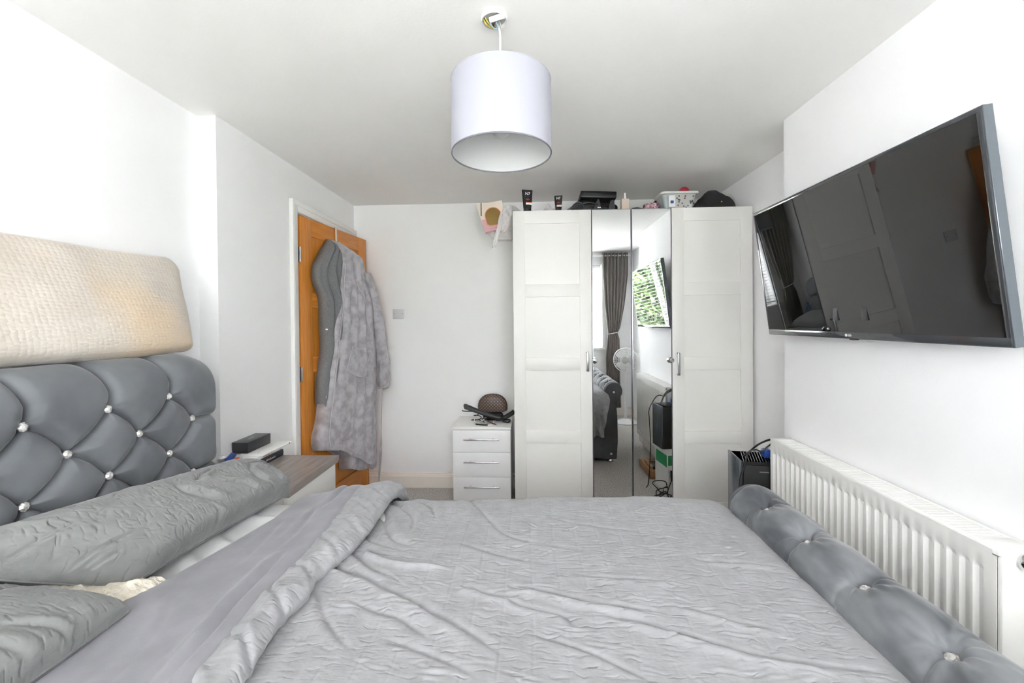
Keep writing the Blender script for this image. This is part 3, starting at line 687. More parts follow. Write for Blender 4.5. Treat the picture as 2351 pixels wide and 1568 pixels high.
    relocate(r, (cx, cy_, H-.02))
make_pendant()

# blank plate on the back wall
t = thing('wall_plate', 'small square blanking plate on the back wall right of the robe', 'wall plate')
MB().box((-1.078, YB-.008, 1.331), (-.985, YB, 1.413), .003).build('plate', 'plate', t)
for xx in (-1.063, -1.0): MB().lathe([(0, -.0015), (.0028, -.0012), (.0028, 0)], (xx, YB-.008, 1.372), 10, 'y').build('screw', 'dark', t)
relocate(t, (-1.03, YB, 1.372))

# ------------------------------------------------------------------ the bed
def fade(al, a=.12, b=.12): return np.clip(al/a, 0, 1)*np.clip((1-al)/b, 0, 1)
def strokes(X, Y, n, x0, x1, y0, y1, lx=(.010, .022), ly=(.0016, .0030), amp=(.0008, .0022), col=None, ang=.0, angj=.25, R=None):
    """pucker relief of seersucker: many short soft creases stamped into a regular grid"""
    R = R or rng; D = np.zeros(X.shape); xs = X[:, 0]; ys = Y[0, :]
    for _ in range(n):
        cx = R.uniform(x0, x1); cy_ = R.uniform(y0, y1)
        if col: cx = round(cx/col)*col+R.normal()*col*.17
        a = R.uniform(*lx); b = R.uniform(*ly); h = R.uniform(*amp); th = ang+R.normal()*angj; c, s = math.cos(th), math.sin(th)
        i0, i1 = np.searchsorted(xs, [cx-3*a, cx+3*a]); j0, j1 = np.searchsorted(ys, [cy_-3*a-.01, cy_+3*a+.01])
        if i1-i0 < 2 or j1-j0 < 2: continue
        dx = X[i0:i1, j0:j1]-cx; dy = Y[i0:i1, j0:j1]-cy_; u = dx*c+dy*s; v = -dx*s+dy*c+u*u*R.uniform(-6, 6)
        e = np.exp(-(u/a)**2); D[i0:i1, j0:j1] += h*e*(-np.exp(-(v/b)**2)+.75*np.exp(-((v-2.1*b)/(1.5*b))**2)+.3*np.exp(-((v+2.2*b)/(1.8*b))**2))
    return D
def crease(X, Y, pl, depth, w, ridge=.6, side=1, f=(.15, .25)):
    P = spline(pl, max(8, len(pl)*4))[:, :2]; d, sg, al = segdist(X, Y, P); sd = d*sg*side; k = fade(al, *f)
    return k*(-depth*np.exp(-(d/w)**2)+ridge*depth*np.exp(-((sd-2.4*w)/(2.0*w))**2))

BY0, BY1 = .13, 1.53      # mattress across the room
def side_profile(zt, off, zlow0=.34, zlow1=.30, n=900, y0=BY0, y1=BY1):
    """path over the bed from the near hanging edge, over the top, down the far side; (y,z), normals, arc"""
    r = .085
    P = [(y0-.05-off, zlow0), (y0-.06-off, .45), (y0-.05-off, .55), (y0-.02, zt-.035+off*.3), (y0+.07, zt+off*.8), (y0+.25, zt+.006+off), (y0+.70, zt+.008+off), (y1-.25, zt+.016+off), (y1-.09, zt+.016+off*.9), (y1+.005, zt-.022+off*.6), (y1+.055+off*.6, zt-.10), (y1+.06+off, .45), (y1+.035+off, zlow1)]
    S = spline(P, n); d = np.r_[0, np.cumsum(np.hypot(*np.diff(S, axis=0).T))]; t = np.linspace(0, d[-1], n)
    S = np.stack([np.interp(t, d, S[:, 0]), np.interp(t, d, S[:, 1])], 1); T = np.gradient(S, axis=0); T /= np.linalg.norm(T, axis=1)[:, None]
    N = np.stack([-T[:, 1], T[:, 0]], 1); return S, N, t

def make_bed():
    t = thing('bed', 'grey velvet bed with a buttoned headboard and rolled footboard, both set with crystals', 'bed')
    # base
    b = MB(); b.box((-1.16, BY0+.01, .03), (.69, BY1-.06, .30), .012, 3); b.build('base', 'velvet_dark', t)
    for x, y in ((.74, 1.44), (.74, .17), (-1.3, 1.48), (-1.3, .17)):
        MB().lathe([(.022, 0), (.026, .004), (.026, .016), (.018, .03), (0, .03)], (x, y, 0), 20).build('foot', 'chrome', t)
    # mattress with its white sheet
    nx, ny = 150, 160; xs = np.linspace(-1.165, .672, nx); S, N, s = side_profile(.642, -.014, .29, .29, ny)
    A = np.zeros((nx, ny, 3)); X, Sg = np.meshgrid(xs, S[:, 0], indexing='ij')
    D = vnoise(X*9, Sg*14, 1)*.010+vnoise(X*25, Sg*16, 2)*.006
    for pl in ([(-1.02, 1.30), (-.90, 1.22), (-.80, 1.20)], [(-1.0, 1.18), (-.92, 1.13), (-.82, 1.12)], [(-1.0, 1.42), (-.9, 1.38), (-.8, 1.40)], [(-1.02, 1.06), (-.93, 1.02), (-.86, 1.03)]): D += crease(X, Sg, pl, .008, .010, 1.0)
    ed = np.clip((np.minimum(xs-xs[0], xs[-1]-xs)/.05), 0, 1)[:, None]; D -= (1-np.sqrt(1-(1-ed)**2+1e-9))*.05
    A[:, :, 0] = X; A[:, :, 1] = S[:, 0][None]+N[:, 0][None]*D; A[:, :, 2] = S[:, 1][None]+N[:, 1][None]*D
    gridobj('mattress', A, 'sheet', t)
    # ---- headboard: diamond buttoning
    XF = -1.18; YE0, YE1 = .06, 1.545; ZT = 1.205
    ny, nt_ = 700, 480
    ys = np.linspace(YE0, YE1, ny); zfl = 1.105; r = ZT-zfl; Ls = zfl-.25; La = r*PI/2; Lt = .20
    ts = np.linspace(0, Ls+La+Lt, nt_); Y, T = np.meshgrid(ys, ts, indexing='ij'); Zeq = .25+T   # height if it kept going straight up
    a = .199; rz = .095; Y0 = .929; Z0 = 1.069; btn = []
    for k in range(-1, 8):
        z = Z0-rz*k
        if k < 0 or z < .35: continue
        off = 0 if k % 2 == 0 else .094
        for j in range(-6, 6):
            y = Y0+off+a*j
            if YE0+.08 < y < 1.45: btn.append((k, y, z))
    segs = []; pos = {}
    for (k, y, z) in btn:
        for (k2, y2, z2) in btn:
            if k2 == k+1 and abs(y2-y) < .13: segs.append([(y, z), ((y*.72+y2*.28)+.007, z*.72+z2*.28+(.004 if y2 > y else -.004)), ((y+y2)/2+.009, (z+z2)/2+(.006 if y2 > y else -.006)), ((y*.28+y2*.72)+.007, z*.28+z2*.72+(.004 if y2 > y else -.004)), (y2, z2)])
        if k == 0: segs.append([(y, z), (y+.006, z+.05), (y-.010, z+.14), (y-.022, z+.24), (y-.03, z+.4)])
    for k in range(1, 7, 2):
        row = [q for q in btn if q[0] == k]
        if row:
            q = max(row, key=lambda e: e[1]); segs.append([(q[1], q[2]), (q[1]+.06, q[2]+.004), (YE1+.05, q[2]+.008)])
            q = min(row, key=lambda e: e[1]); segs.append([(q[1], q[2]), (YE0-.05, q[2]+.006)])
    dmin = np.full(Y.shape, 9.0)
    for sg in segs:
        d, _, _ = segdist(Y, Zeq, sg); dmin = np.minimum(dmin, d)
    dm = .062; q = np.clip(dmin/dm, 0, 1); D = .026*(1-(1-q)**4)-.007*np.exp(-(dmin/.0045)**2)
    bd = np.full(Y.shape, 9.0)
    for (k, y, z) in btn: bd = np.minimum(bd, np.hypot(Y-y, Zeq-z))
    D -= .010*np.exp(-(bd/.016)**2)
    th = np.arctan2(Zeq, Y)
    D += vnoise(Y*14, Zeq*14, 4)*.004
    # soft radiating tucks at each button
    for (k, y, z) in btn:
        dd = np.hypot(Y-y, Zeq-z); m = dd < .07; an = np.arctan2(Zeq-z, Y-y)
        D = np.where(m, D+.0016*np.cos(an*7+y*40)*np.exp(-((dd-.022)/.016)**2), D)
    # end rounding at both ends, following the arm of the sleigh shape
    e = np.clip(np.minimum(Y-YE0, YE1-Y)/.05, 0, 1); D = D*np.clip(e*1.4, 0, 1)-(1-np.sqrt(np.clip(1-(1-e)**2, 0, 1)))*.05
    zdrop = np.where(Y > 1.40, ((Y-1.40)/.145)**2*.05, 0)+np.where(Y < .2, ((.2-Y)/.14)**2*.04, 0)
    ang = np.clip((T-Ls)/r, 0, PI/2); base = np.zeros(Y.shape+(3,)); nrm = np.zeros(Y.shape+(3,))
    over = np.clip(T-Ls-La, 0, None)
    base[..., 0] = XF-r+r*np.cos(ang)-over; base[..., 2] = np.where(T < Ls, .25+T, zfl+r*np.sin(ang)-over*.12)-zdrop*np.clip((T-Ls*.75)/(Ls*.25), 0, 1); base[..., 1] = Y
    nrm[..., 0] = np.cos(ang); nrm[..., 2] = np.sin(ang)
    A = base+nrm*(D-.026)[..., None]
    A[..., 0] = np.maximum(A[..., 0], XL1+.004)
    hb = gridobj('headboard', A, 'velvet', t)
    MB().box((XL1+.003, YE0+.03, .02), (XF-.035, YE1-.022, 1.09), .03, 3).build('headboard_core', 'velvet', t)
    def gem(p, n, parent, rad=.0105):
        n = Vector(n).normalized(); q = Vector((0, 0, 1)).rotation_difference(n).to_matrix().to_4x4()
        MB().lathe([(0, .0085), (rad*.55, .0075), (rad, .003), (rad*.97, -.001), (rad*.5, -.006), (0, -.008)], p, 9, 'z', q).build('crystal', 'crystal', parent, smooth=False)
    for (k, y, z) in btn:
        if z > .60 and y > .3: gem((XF-.022, y, z), (1, 0, .12), hb, .0115)
    # ---- footboard: upholstered roll with deep buttons along the top
    RC = Vector((.768, 0, .655)); R0 = .081; FY0, FY1 = .14, 1.462
    nth, nyy = 260, 760; th = np.linspace(-PI*.62, PI*1.38, nth); ys = np.linspace(FY0, FY1, nyy); TH, Y = np.meshgrid(th, ys, indexing='ij')
    by = [1.342-.1915*k for k in range(7)]; bth = math.radians(112)
    ph = (Y-by[0])/.1915
    Rr = R0+.006*(1-np.cos(2*PI*ph))*.5*np.clip(np.cos((TH-bth)*.6), 0, 1)
    for kk, yb in enumerate(by):
        dy = Y-yb; da = (TH-bth)*R0; d = np.hypot(dy, da); an = np.arctan2(da, dy)
        Rr -= .036*np.exp(-(d/.021)**2)+.010*np.exp(-(d/.05)**2)
        m = np.exp(-((d-.042)/.026)**2); Rr += .0022*np.cos(an*8+kk*1.3+1.2*np.sin(an*2))*m
        # pull lines from the button down towards both sides
        for sgn, dl in ((1, .010), (-1, .006)):
            aa = da*sgn; line = dy-(.012*np.sin(np.clip(aa, 0, .2)*22))*sgn*(-1)**kk
            Rr -= dl*np.exp(-(line/.006)**2)*np.clip(aa/.02, 0, 1)*np.exp(-np.clip(aa, 0, 1)/.085)
            line2 = dy+.35*np.clip(aa, 0, .2)-.004; Rr -= .0035*np.exp(-(line2/.005)**2)*np.clip(aa/.015, 0, 1)*np.exp(-np.clip(aa, 0, 1)/.04)
            line3 = dy-.5*np.clip(aa, 0, .2); Rr -= .003*np.exp(-(line3/.005)**2)*np.clip(aa/.015, 0, 1)*np.exp(-np.clip(aa, 0, 1)/.035)
    Rr += vnoise(TH*2.5, Y*9, 7)*.005+vnoise(TH*6, Y*22, 8)*.0022
    e = np.clip(np.minimum(Y-FY0, FY1-Y)/.035, 0, 1); Rr -= (1-np.sqrt(np.clip(1-(1-e)**2, 0, 1)))*.022
    A = np.stack([RC.x+Rr*np.cos(TH), Y, RC.z+Rr*np.sin(TH)], -1)
    fb = gridobj('footboard_roll', A, 'velvet_roll', t)
    for yb in by: gem((RC.x+(R0-.036)*math.cos(bth), yb, RC.z+(R0-.036)*math.sin(bth)), (math.cos(bth)-.1, -.15, math.sin(bth)), fb, .011)
    # slab under the roll and the flat upholstered ends
    MB().box((.685, FY0+.012, .03), (.775, FY1-.012, .60), .01, 3).build('footboard_panel', 'velvet_dark', t)
    for yy, s in ((FY1-.004, 1), (FY0+.004, -1)):
        pr = [(.66, .03), (.66, .30), (.672, .50)]+[(RC.x+.078*math.cos(a_), RC.z+.078*math.sin(a_)) for a_ in np.linspace(PI*1.12, -PI*.42, 26)]+[(.792, .56), (.792, .50), (.80, .40), (.802, .20), (.79, .03)]
        b = MB(); b.prism(pr, 'y', min(yy, yy+s*.014), max(yy, yy+s*.014)); fe = b.build('footboard_end', 'velvet_dark', t, angle=50)
        for (x, z) in ((RC.x, RC.z-.01), (.74, .08)): gem((x, yy+s*.016, z), (0, s, 0), fe, .011)
    relocate(t, (-.3, .83, 0))
make_bed()

# ---- duvet
TURN = [(-.505, 1.64), (-.507, 1.539), (-.509, 1.404), (-.505, 1.282), (-.511, 1.133), (-.532, 1.051), (-.545, .995), (-.535, .933), (-.548, .869), (-.547, .797), (-.528, .71), (-.53, .4), (-.53, .0)]
SEAM = [(-.655, 1.64), (-.633, 1.528), (-.606, 1.226), (-.601, 1.051), (-.612, .909), (-.598, .755), (-.59, .65), (-.59, .3), (-.59, .0)]
HEM = [(-.79, 1.66), (-.805, 1.607), (-.838, 1.494), (-.842, 1.314), (-.888, 1.084), (-.915, .967), (-.952, .913), (-.95, .84), (-.937, .772), (-.93, .6), (-.94, .3), (-.94, .0)]
def xat(pl, y): P = np.array(sorted(pl, key=lambda q: q[1])); return np.interp(y, P[:, 1], P[:, 0])
def make_duvet():
    t = thing('duvet', 'crumpled grey seersucker duvet, turned back near the pillows to show its plain lining', 'duvet')
    ns = 960; S, N, s = side_profile(.656, 0.0, .42, .27, ns, BY0, 1.578)
    nx = 480; xs = np.linspace(-.60, .715, nx); X, Sy = np.meshgrid(xs, s, indexing='ij')
    # use an unrolled coordinate that equals y on the top of the bed
    mid = ns//2; v = s-s[mid]+S[mid, 0]; Y = np.broadcast_to(v[None], X.shape)
    D = vnoise(X*3.2, Y*3.0, 11)*.014+vnoise(X*7, Y*7, 12)*.006+vnoise(X*15, Y*19, 13)*.0028
    D += strokes(X, Y, 1500, -.6, .72, v[0], v[-1], lx=(.009, .018), ly=(.0022, .0030), amp=(.0006, .0014), col=.066)
    D += strokes(X, Y, 420, -.6, .72, v[0], v[-1], lx=(.016, .030), ly=(.0024, .0032), amp=(.0012, .0024), ang=-.10)
    for c in np.arange(-.56, .72, .066): D -= .0007*np.exp(-((X-c-.033-.002*np.sin(Y*9))/.0022)**2)
    C = [([(-.452, 1.135), (-.442, 1.127), (-.396, 1.098), (-.341, 1.078), (-.255, 1.074), (-.2, 1.07)], .019, .0065, 1.0, 1),
         ([(-.57, 1.105), (-.551, 1.092), (-.47, 1.046), (-.356, .983), (-.257, .929), (-.187, .884), (-.118, .84), (-.043, .78)], .015, .012, .9, 1),
         ([(-.558, 1.026), (-.50, .95), (-.471, .91), (-.418, .85), (-.354, .79)], .008, .010, .8, 1),
         ([(-.17, .996), (-.137, .986), (-.072, .962), (-.022, .972)], .013, .009, .7, 1),
         ([(-.06, .998), (.0, .990), (.093, .959), (.184, .936), (.239, .925), (.296, .921)], .016, .009, .8, 1),
         ([(.13, .915), (.23, .889), (.302, .862), (.372, .831), (.43, .807), (.55, .79), (.66, .78)], .014, .009, .8, 1),
         ([(-.54, 1.47), (-.50, 1.38), (-.472, 1.323), (-.412, 1.214), (-.32, 1.152)], .012, .012, .9, -1),
         ([(-.53, 1.54), (-.511, 1.509), (-.447, 1.432), (-.396, 1.363), (-.375, 1.305), (-.37, 1.24)], .012, .010, .9, -1),
         ([(-.46, 1.56), (-.40, 1.50), (-.34, 1.42), (-.31, 1.33)], .009, .010, .9, -1),
         ([(-.26, 1.58), (-.213, 1.493), (-.14, 1.357), (-.065, 1.239), (.038, 1.194), (.16, 1.15)], .008, .012, .9, 1),
         ([(-.55, 1.20), (-.50, 1.14), (-.421, 1.062), (-.349, 1.018)], .011, .010, .9, 1),
         ([(-.55, 1.30), (-.49, 1.22), (-.42, 1.17), (-.33, 1.13)], .009, .010, .9, 1),
         ([(.44, 1.119), (.551, 1.112), (.654, 1.096), (.70, 1.04)], .008, .008, .8, 1),
         ([(-.06, .95), (.0, .925), (.066, .905), (.09, .87)], .009, .008, .8, 1),
         ([(.33, .94), (.395, .911), (.441, .89), (.523, .877)], .009, .008, .8, 1),
         ([(-.44, .95), (-.36, .91), (-.28, .88), (-.2, .82)], .007, .010, .8, 1),
         ([(-.30, .83), (-.2, .79), (-.1, .74)], .006, .01, .8, 1), ([(.0, .85), (.12, .80), (.22, .74)], .007, .009, .8, 1),
         ([(.10, 1.05), (.25, 1.03), (.38, 1.02)], .005, .008, .8, 1), ([(.05, 1.36), (.2, 1.30), (.34, 1.27)], .005, .009, .8, 1), ([(-.22, 1.2), (-.08, 1.13), (.05, 1.10)], .006, .012, .8, 1)]
    for pl, dp, w, rg, sd in C: D += crease(X, Y, pl, dp*.72, w*.72, rg*.8, sd)
    # tucked along the footboard, hanging folds over both sides
    k = np.clip((X-.64)/.075, 0, 1); tuck = -.035*k**1.8-.022*np.clip((.05-X)/.3, 0, 1)*np.clip((v-1.1)/.35, 0, 1)[None]-.012*np.clip((X-.40)/.24, 0, 1)*np.clip((v-1.1)/.35, 0, 1)[None]
    hang = np.clip((v-1.60)/.25, 0, 1)[None]+np.clip((.06-v)/.25, 0, 1)[None]
    D += hang*(.016*np.sin(X*23+1.5*np.sin(X*7)+Y*2)+.010*np.sin(X*51+Y*5))
    D += np.clip((X-.45)/.2, 0, 1)*np.clip(hang*1.2, 0, 1)*.012*np.sin((X-Y*.6)*60)
    dipx = -.010*np.clip((-.42-X)/.1, 0, 1)
    A = np.zeros(X.shape+(3,)); xoff = np.clip((v-1.60)/.3, 0, 1)[None]*(-.06)*np.clip((X-.5)/.2, 0, 1)
    A[..., 0] = X+xoff; A[..., 1] = S[:, 0][None]+N[:, 0][None]*(D+dipx)+np.clip(tuck, -.05, 0)*np.clip(N[:, 0][None], 0, .4); A[..., 2] = S[:, 1][None]+N[:, 1][None]*(D+dipx)+tuck*np.clip(N[:, 1][None], 0, 1)
    gridobj('cover', A, 'cover', t)
    # folded-back top: seersucker strip and lining as one path across, h above the bed surface
    def fold(name, m, pts_of, nt_, relief, sub):
        idx = np.arange(0, ns, 1); P = np.zeros((nt_, ns, 3)); XX = np.zeros((nt_, ns)); HH = np.zeros((nt_, ns))
        for j in idx:
            q = spline(pts_of(v[j]), nt_); XX[:, j] = q[:, 0]; HH[:, j] = q[:, 1]
        YY = np.broadcast_to(v[None], XX.shape); D = relief(XX, YY)
        f = np.linspace(0, 1, nt_)[:, None]
        P[..., 0] = XX; P[..., 1] = S[:, 0][None]+N[:, 0][None]*(HH+D); P[..., 2] = S[:, 1][None]+N[:, 1][None]*(HH+D)
        P = P[:, (v > -.25) & (v < 1.86)]
        return gridobj(name, P, m, t)
    def pts_strip(y):
        a = float(xat(TURN, min(max(y, 0), 1.64))); c = float(xat(SEAM, min(max(y, 0), 1.64))); wob = .006*math.sin(y*17)+.004*math.sin(y*41+1)
        return [(a+.004, -.012), (a+.018+wob*.4, .006), (a+.014+wob, .024), (a-.012, .037+wob), (a*.5+c*.5, .038+wob*.6), (c, .030)]
    def rel_strip(XX, YY):
        D = np.zeros(XX.shape)
        for y0 in np.arange(.2, 1.64, .115): # slanted pulls across the strip
            pl = [(-.625, y0+.04+.02*math.sin(y0*30)), (-.57, y0+.01), (-.50, y0-.055)]; d, sg, al = segdist(XX, YY, pl); D -= (.004+.003*math.sin(y0*50))*np.exp(-(d/.007)**2)*fade(al, .2, .05)*(XX > -.64); D += .003*np.exp(-((d-.016)/.01)**2)*fade(al, .2, .05)
        return D+vnoise(XX*30, YY*20, 21)*.0035+vnoise(XX*90, YY*55, 22)*.0015+vnoise(XX*60, YY*150, 28)*.0012
    fold('hem_band', 'cover', pts_strip, 64, rel_strip, 1)
    def pts_lin(y):
        yy = min(max(y, 0), 1.64); c = float(xat(SEAM, yy)); h = float(xat(HEM, yy)); w1 = .005*math.sin(y*9+1)
        return [(c+.004, .0295), (c-.02, .031+w1*.5), (c*.72+h*.28, .026+w1), (c*.4+h*.6, .016-w1*.4), (h+.045, .010), (h+.008, .004), (h-.004, -.006), (h+.006, -.016)]
    def rel_lin(XX, YY):
        D = vnoise(XX*5, YY*2.2, 23)*.012+vnoise(XX*18, YY*5, 24)*.0035
        for pl, dp, w in (([(-.672, 1.10), (-.670, 1.031), (-.664, .954), (-.657, .875), (-.646, .818), (-.640, .707), (-.63, .5)], .012, .007), ([(-.70, 1.60), (-.69, 1.5), (-.685, 1.42), (-.70, 1.34)], .008, .008), ([(-.83, .92), (-.78, .84), (-.75, .74), (-.73, .6)], .004, .008), ([(-.80, 1.3), (-.77, 1.15), (-.76, 1.02)], .004, .010), ([(-.72, 1.36), (-.70, 1.22), (-.705, 1.1)], .005, .008)):
            D += crease(XX, YY, pl, dp, w, .9, 1)
        return D
    fold('lining', 'lining', pts_lin, 110, rel_lin, 1)
    relocate(t, (-.1, .83, .64))
make_duvet()

# ---- pillows
def pillow(name, C4, thick, m, label, parent=None, seed=0, nu=300, nv=300, pinch=.10, nst=450, piping=True, corner=.05, extra=None, rnd=.20, bow=0.0, pex=.5, ncr=20):
    """C4 = corners (u0v0, u1v0, u1v1, u0v1); bulges to both sides of the surface they span"""
    R = np.random.default_rng(seed); t = thing(name, label, 'pillow', 'grey pillows on the bed')
    u = np.linspace(-1, 1, nu); v = np.linspace(-1, 1, nv); U, V = np.meshgrid(u, v, indexing='ij')
    c = [np.array(p, float) for p in C4]
    # inset the sides between the corners so the corners stand out as ears
    Ui = U*np.sqrt(1-rnd*V**4)*(1-bow*(1-V**2)*np.clip(U, 0, 1)**2*0); Vi = V*np.sqrt(1-rnd*U**4); Vi = Vi+bow*(1-U**2)*np.clip(-V, 0, 1)**2
    rr = np.maximum(np.abs(Ui), np.abs(Vi)); a = (Ui+1)/2; b = (Vi+1)/2
    P = ((1-a)*(1-b))[..., None]*c[0]+(a*(1-b))[..., None]*c[1]+(a*b)[..., None]*c[2]+((1-a)*b)[..., None]*c[3]
    nr = np.cross(c[1]-c[0], c[3]-c[0]); nr /= np.linalg.norm(nr)
    prof = ((1-np.abs(U)**4.5)*(1-np.abs(V)**4.5)); prof = np.clip(prof, 0, 1)**pex
    Lu = np.linalg.norm(c[1]-c[0]); Lv = np.linalg.norm(c[3]-c[0]); Xm = U*Lu/2; Ym = V*Lv/2
    D = strokes(Xm, Ym, nst, -Lu/2, Lu/2, -Lv/2, Lv/2, lx=(.007, .015), ly=(.0018, .0028), amp=(.0006, .0018), ang=1.45, angj=.3, R=R)
    D += vnoise(Xm*6+20, Ym*6+20, seed)*.007+vnoise(Xm*22, Ym*22, seed+1)*.004
    # tension folds running in from the seams
    for k in range(ncr):
        side = k % 4; p = R.uniform(-.9, .9); L = R.uniform(.05, .13); wv = R.uniform(.004, .007)
        if side == 0: pl = [(-Lu/2, p*Lv/2), (-Lu/2+L, p*Lv/2*.86+R.normal()*.01)]
        elif side == 1: pl = [(Lu/2, p*Lv/2), (Lu/2-L, p*Lv/2*.86+R.normal()*.01)]
        elif side == 2: pl = [(p*Lu/2, -Lv/2), (p*Lu/2*.86+R.normal()*.01, -Lv/2+L)]
        else: pl = [(p*Lu/2, Lv/2), (p*Lu/2*.86+R.normal()*.01, Lv/2-L)]
        D += crease(Xm, Ym, pl, R.uniform(.003, .007), wv, .8, 1, (.02, .5))
    if extra is not None:
        for pl, dp, w in extra: D += crease(Xm, Ym, pl, dp, w, .8, 1)
    edge = np.clip(prof*2.2, 0, 1)
    top = P+nr*(prof*thick*.62+D*edge)[..., None]; bot = P-nr*(prof*thick*.38+D*edge*.3)[..., None]
    gridobj('pillowcase', top, m, t); gridobj('pillowcase_back', bot, 'lining_dark', t)
    if piping:
        edgepts = np.concatenate([P[:, 0], P[-1, 1:], P[::-1, -1][1:], P[0, ::-1][1:]])[::3]
        MB().tube(edgepts.tolist()+[edgepts[0].tolist()], .0022, 6, cap=False).build('seam', m, t)
    ctr = (c[0]+c[1]+c[2]+c[3])/4; relocate(t, ctr); return t
# far pillow propped against the headboard
pillow('pillow', [(-.955, .945, .680), (-.895, 1.515, .668), (-1.085, 1.545, .772), (-1.175, .69, .870)], .18, 'pcase', 'grey crumpled pillow propped against the headboard nearest the bedside table', seed=31, bow=.12, rnd=.11,
       extra=[([(-.02, -.10), (-.03, .0), (-.02, .08)], .014, .008), ([(.02, .06), (.06, .10), (.10, .11)], .010, .006), ([(.14, -.12), (.15, .0), (.19, .08)], .010, .007), ([(.20, -.13), (.22, -.03), (.24, .05)], .009, .007), ([(.09, -.13), (.08, -.05), (.05, .02)], .008, .006)])
pillow('pillow', [(-.905, .10, .685), (-.872, .872, .685), (-1.17, .80, .755), (-1.17, .10, .76)], .135, 'pcase', 'grey pillow lying in the lower left corner of the bed, nearer than the other', seed=44, rnd=.05, pex=.36, ncr=7)

# cream fleece between the pillows
A = np.zeros((120, 70, 3)); uu = np.linspace(0, 1, 120); vv = np.linspace(0, 1, 70)
for i, a_ in enumerate(uu):
    for j, c_ in enumerate(vv):
        A[i, j] = (-1.145+.26*a_+.01*math.sin(c_*9), .74+.25*c_+.02*a_+.012*math.sin(a_*17), .655+.125*(1-a_)**1.3+.035*math.sin(PI*c_)*(1-.5*a_))
X_, Y_ = np.meshgrid(uu*6, vv*5, indexing='ij'); A[..., 2] += vnoise(X_*1.7, Y_*1.6, 3)*.022+vnoise(X_*6, Y_*6, 5)*.008; A[..., 2] -= .03*(1-fade(np.broadcast_to(uu[:, None], X_.shape), .08, .12)*fade(np.broadcast_to(vv[None], X_.shape), .1, .1))
tag(gridobj('fleece_cloth', A, 'fleece', thick=.003), 'crumpled cream fleece cloth between the two grey pillows on the sheet', 'cloth')

# cream contoured foam pillow standing on the headboard
def foam_pillow():
    t = thing('foam_pillow', 'cream knitted foam pillow standing on the headboard against the wall', 'pillow')
    # rounded outline in (y,z'), then a domed front and back
    yn, zn = .74, .375; r = .052; out = []
    def yr(z): return 1.505+.085*(z/zn)**.8+.010*math.sin(PI*z/zn)*-1
    for z in np.linspace(.02, zn-r, 40): out.append((yr(z), z))
    for a_ in np.linspace(0, PI/2, 14)[1:]: out.append((yr(zn-r)-r+r*math.cos(a_), zn-r+r*math.sin(a_)))
    for y in np.linspace(yr(zn-r)-r, yn+r, 60)[1:]: out.append((y, zn-.012*math.sin(PI*(y-yn)/.8)))
    for a_ in np.linspace(PI/2, PI, 14)[1:]: out.append((yn+r+r*math.cos(a_), zn-r+r*math.sin(a_)))
    for z in np.linspace(zn-r, .02, 40)[1:]: out.append((yn, z))
    for a_ in np.linspace(PI, 1.5*PI, 8)[1:]: out.append((yn+.02+.02*math.cos(a_), .02+.02*math.sin(a_)))
    for y in np.linspace(yn+.02, yr(0)-.022, 60)[1:]: out.append((y, .0+.004*math.sin((y-yn)*9)))
    for a_ in np.linspace(-PI/2, 0, 8)[1:-1]: out.append((yr(.02)-.02+.02*math.cos(a_), .02+.02*math.sin(a_)))
    O2 = np.array(out); cyz = np.array([(yn+1.52)/2, zn/2]); nr_ = 60
    lean = math.atan2(.125, .36); O_ = Vector((-1.280, 0, 1.208)); ev = Vector((-math.sin(lean), 0, math.cos(lean))); en = Vector((math.cos(lean), 0, math.sin(lean)))
    for side in (1, -1):
        P = np.zeros((len(O2), nr_, 3))
        for j, rad in enumerate(np.linspace(0, 1, nr_)):
            rr = 1-(1-rad)**1.5; q2 = cyz+(O2-cyz)*rr; y, z = q2[:, 0], q2[:, 1]
            rim = max(0, 1-rr**12)**.5; w = side*(.048+.010*np.cos((z/zn-.5)*4.2+.6)+vnoise(y*8, z*8, 6)*.012)*rim
            P[:, j, 0] = O_.x+ev.x*z+en.x*w; P[:, j, 1] = y; P[:, j, 2] = O_.z+ev.z*z+en.z*w
        gridobj('pillow_front' if side > 0 else 'pillow_back', P, 'foam', t, close_u=True)
    relocate(t, (-1.3, 1.19, 1.215))
foam_pillow()

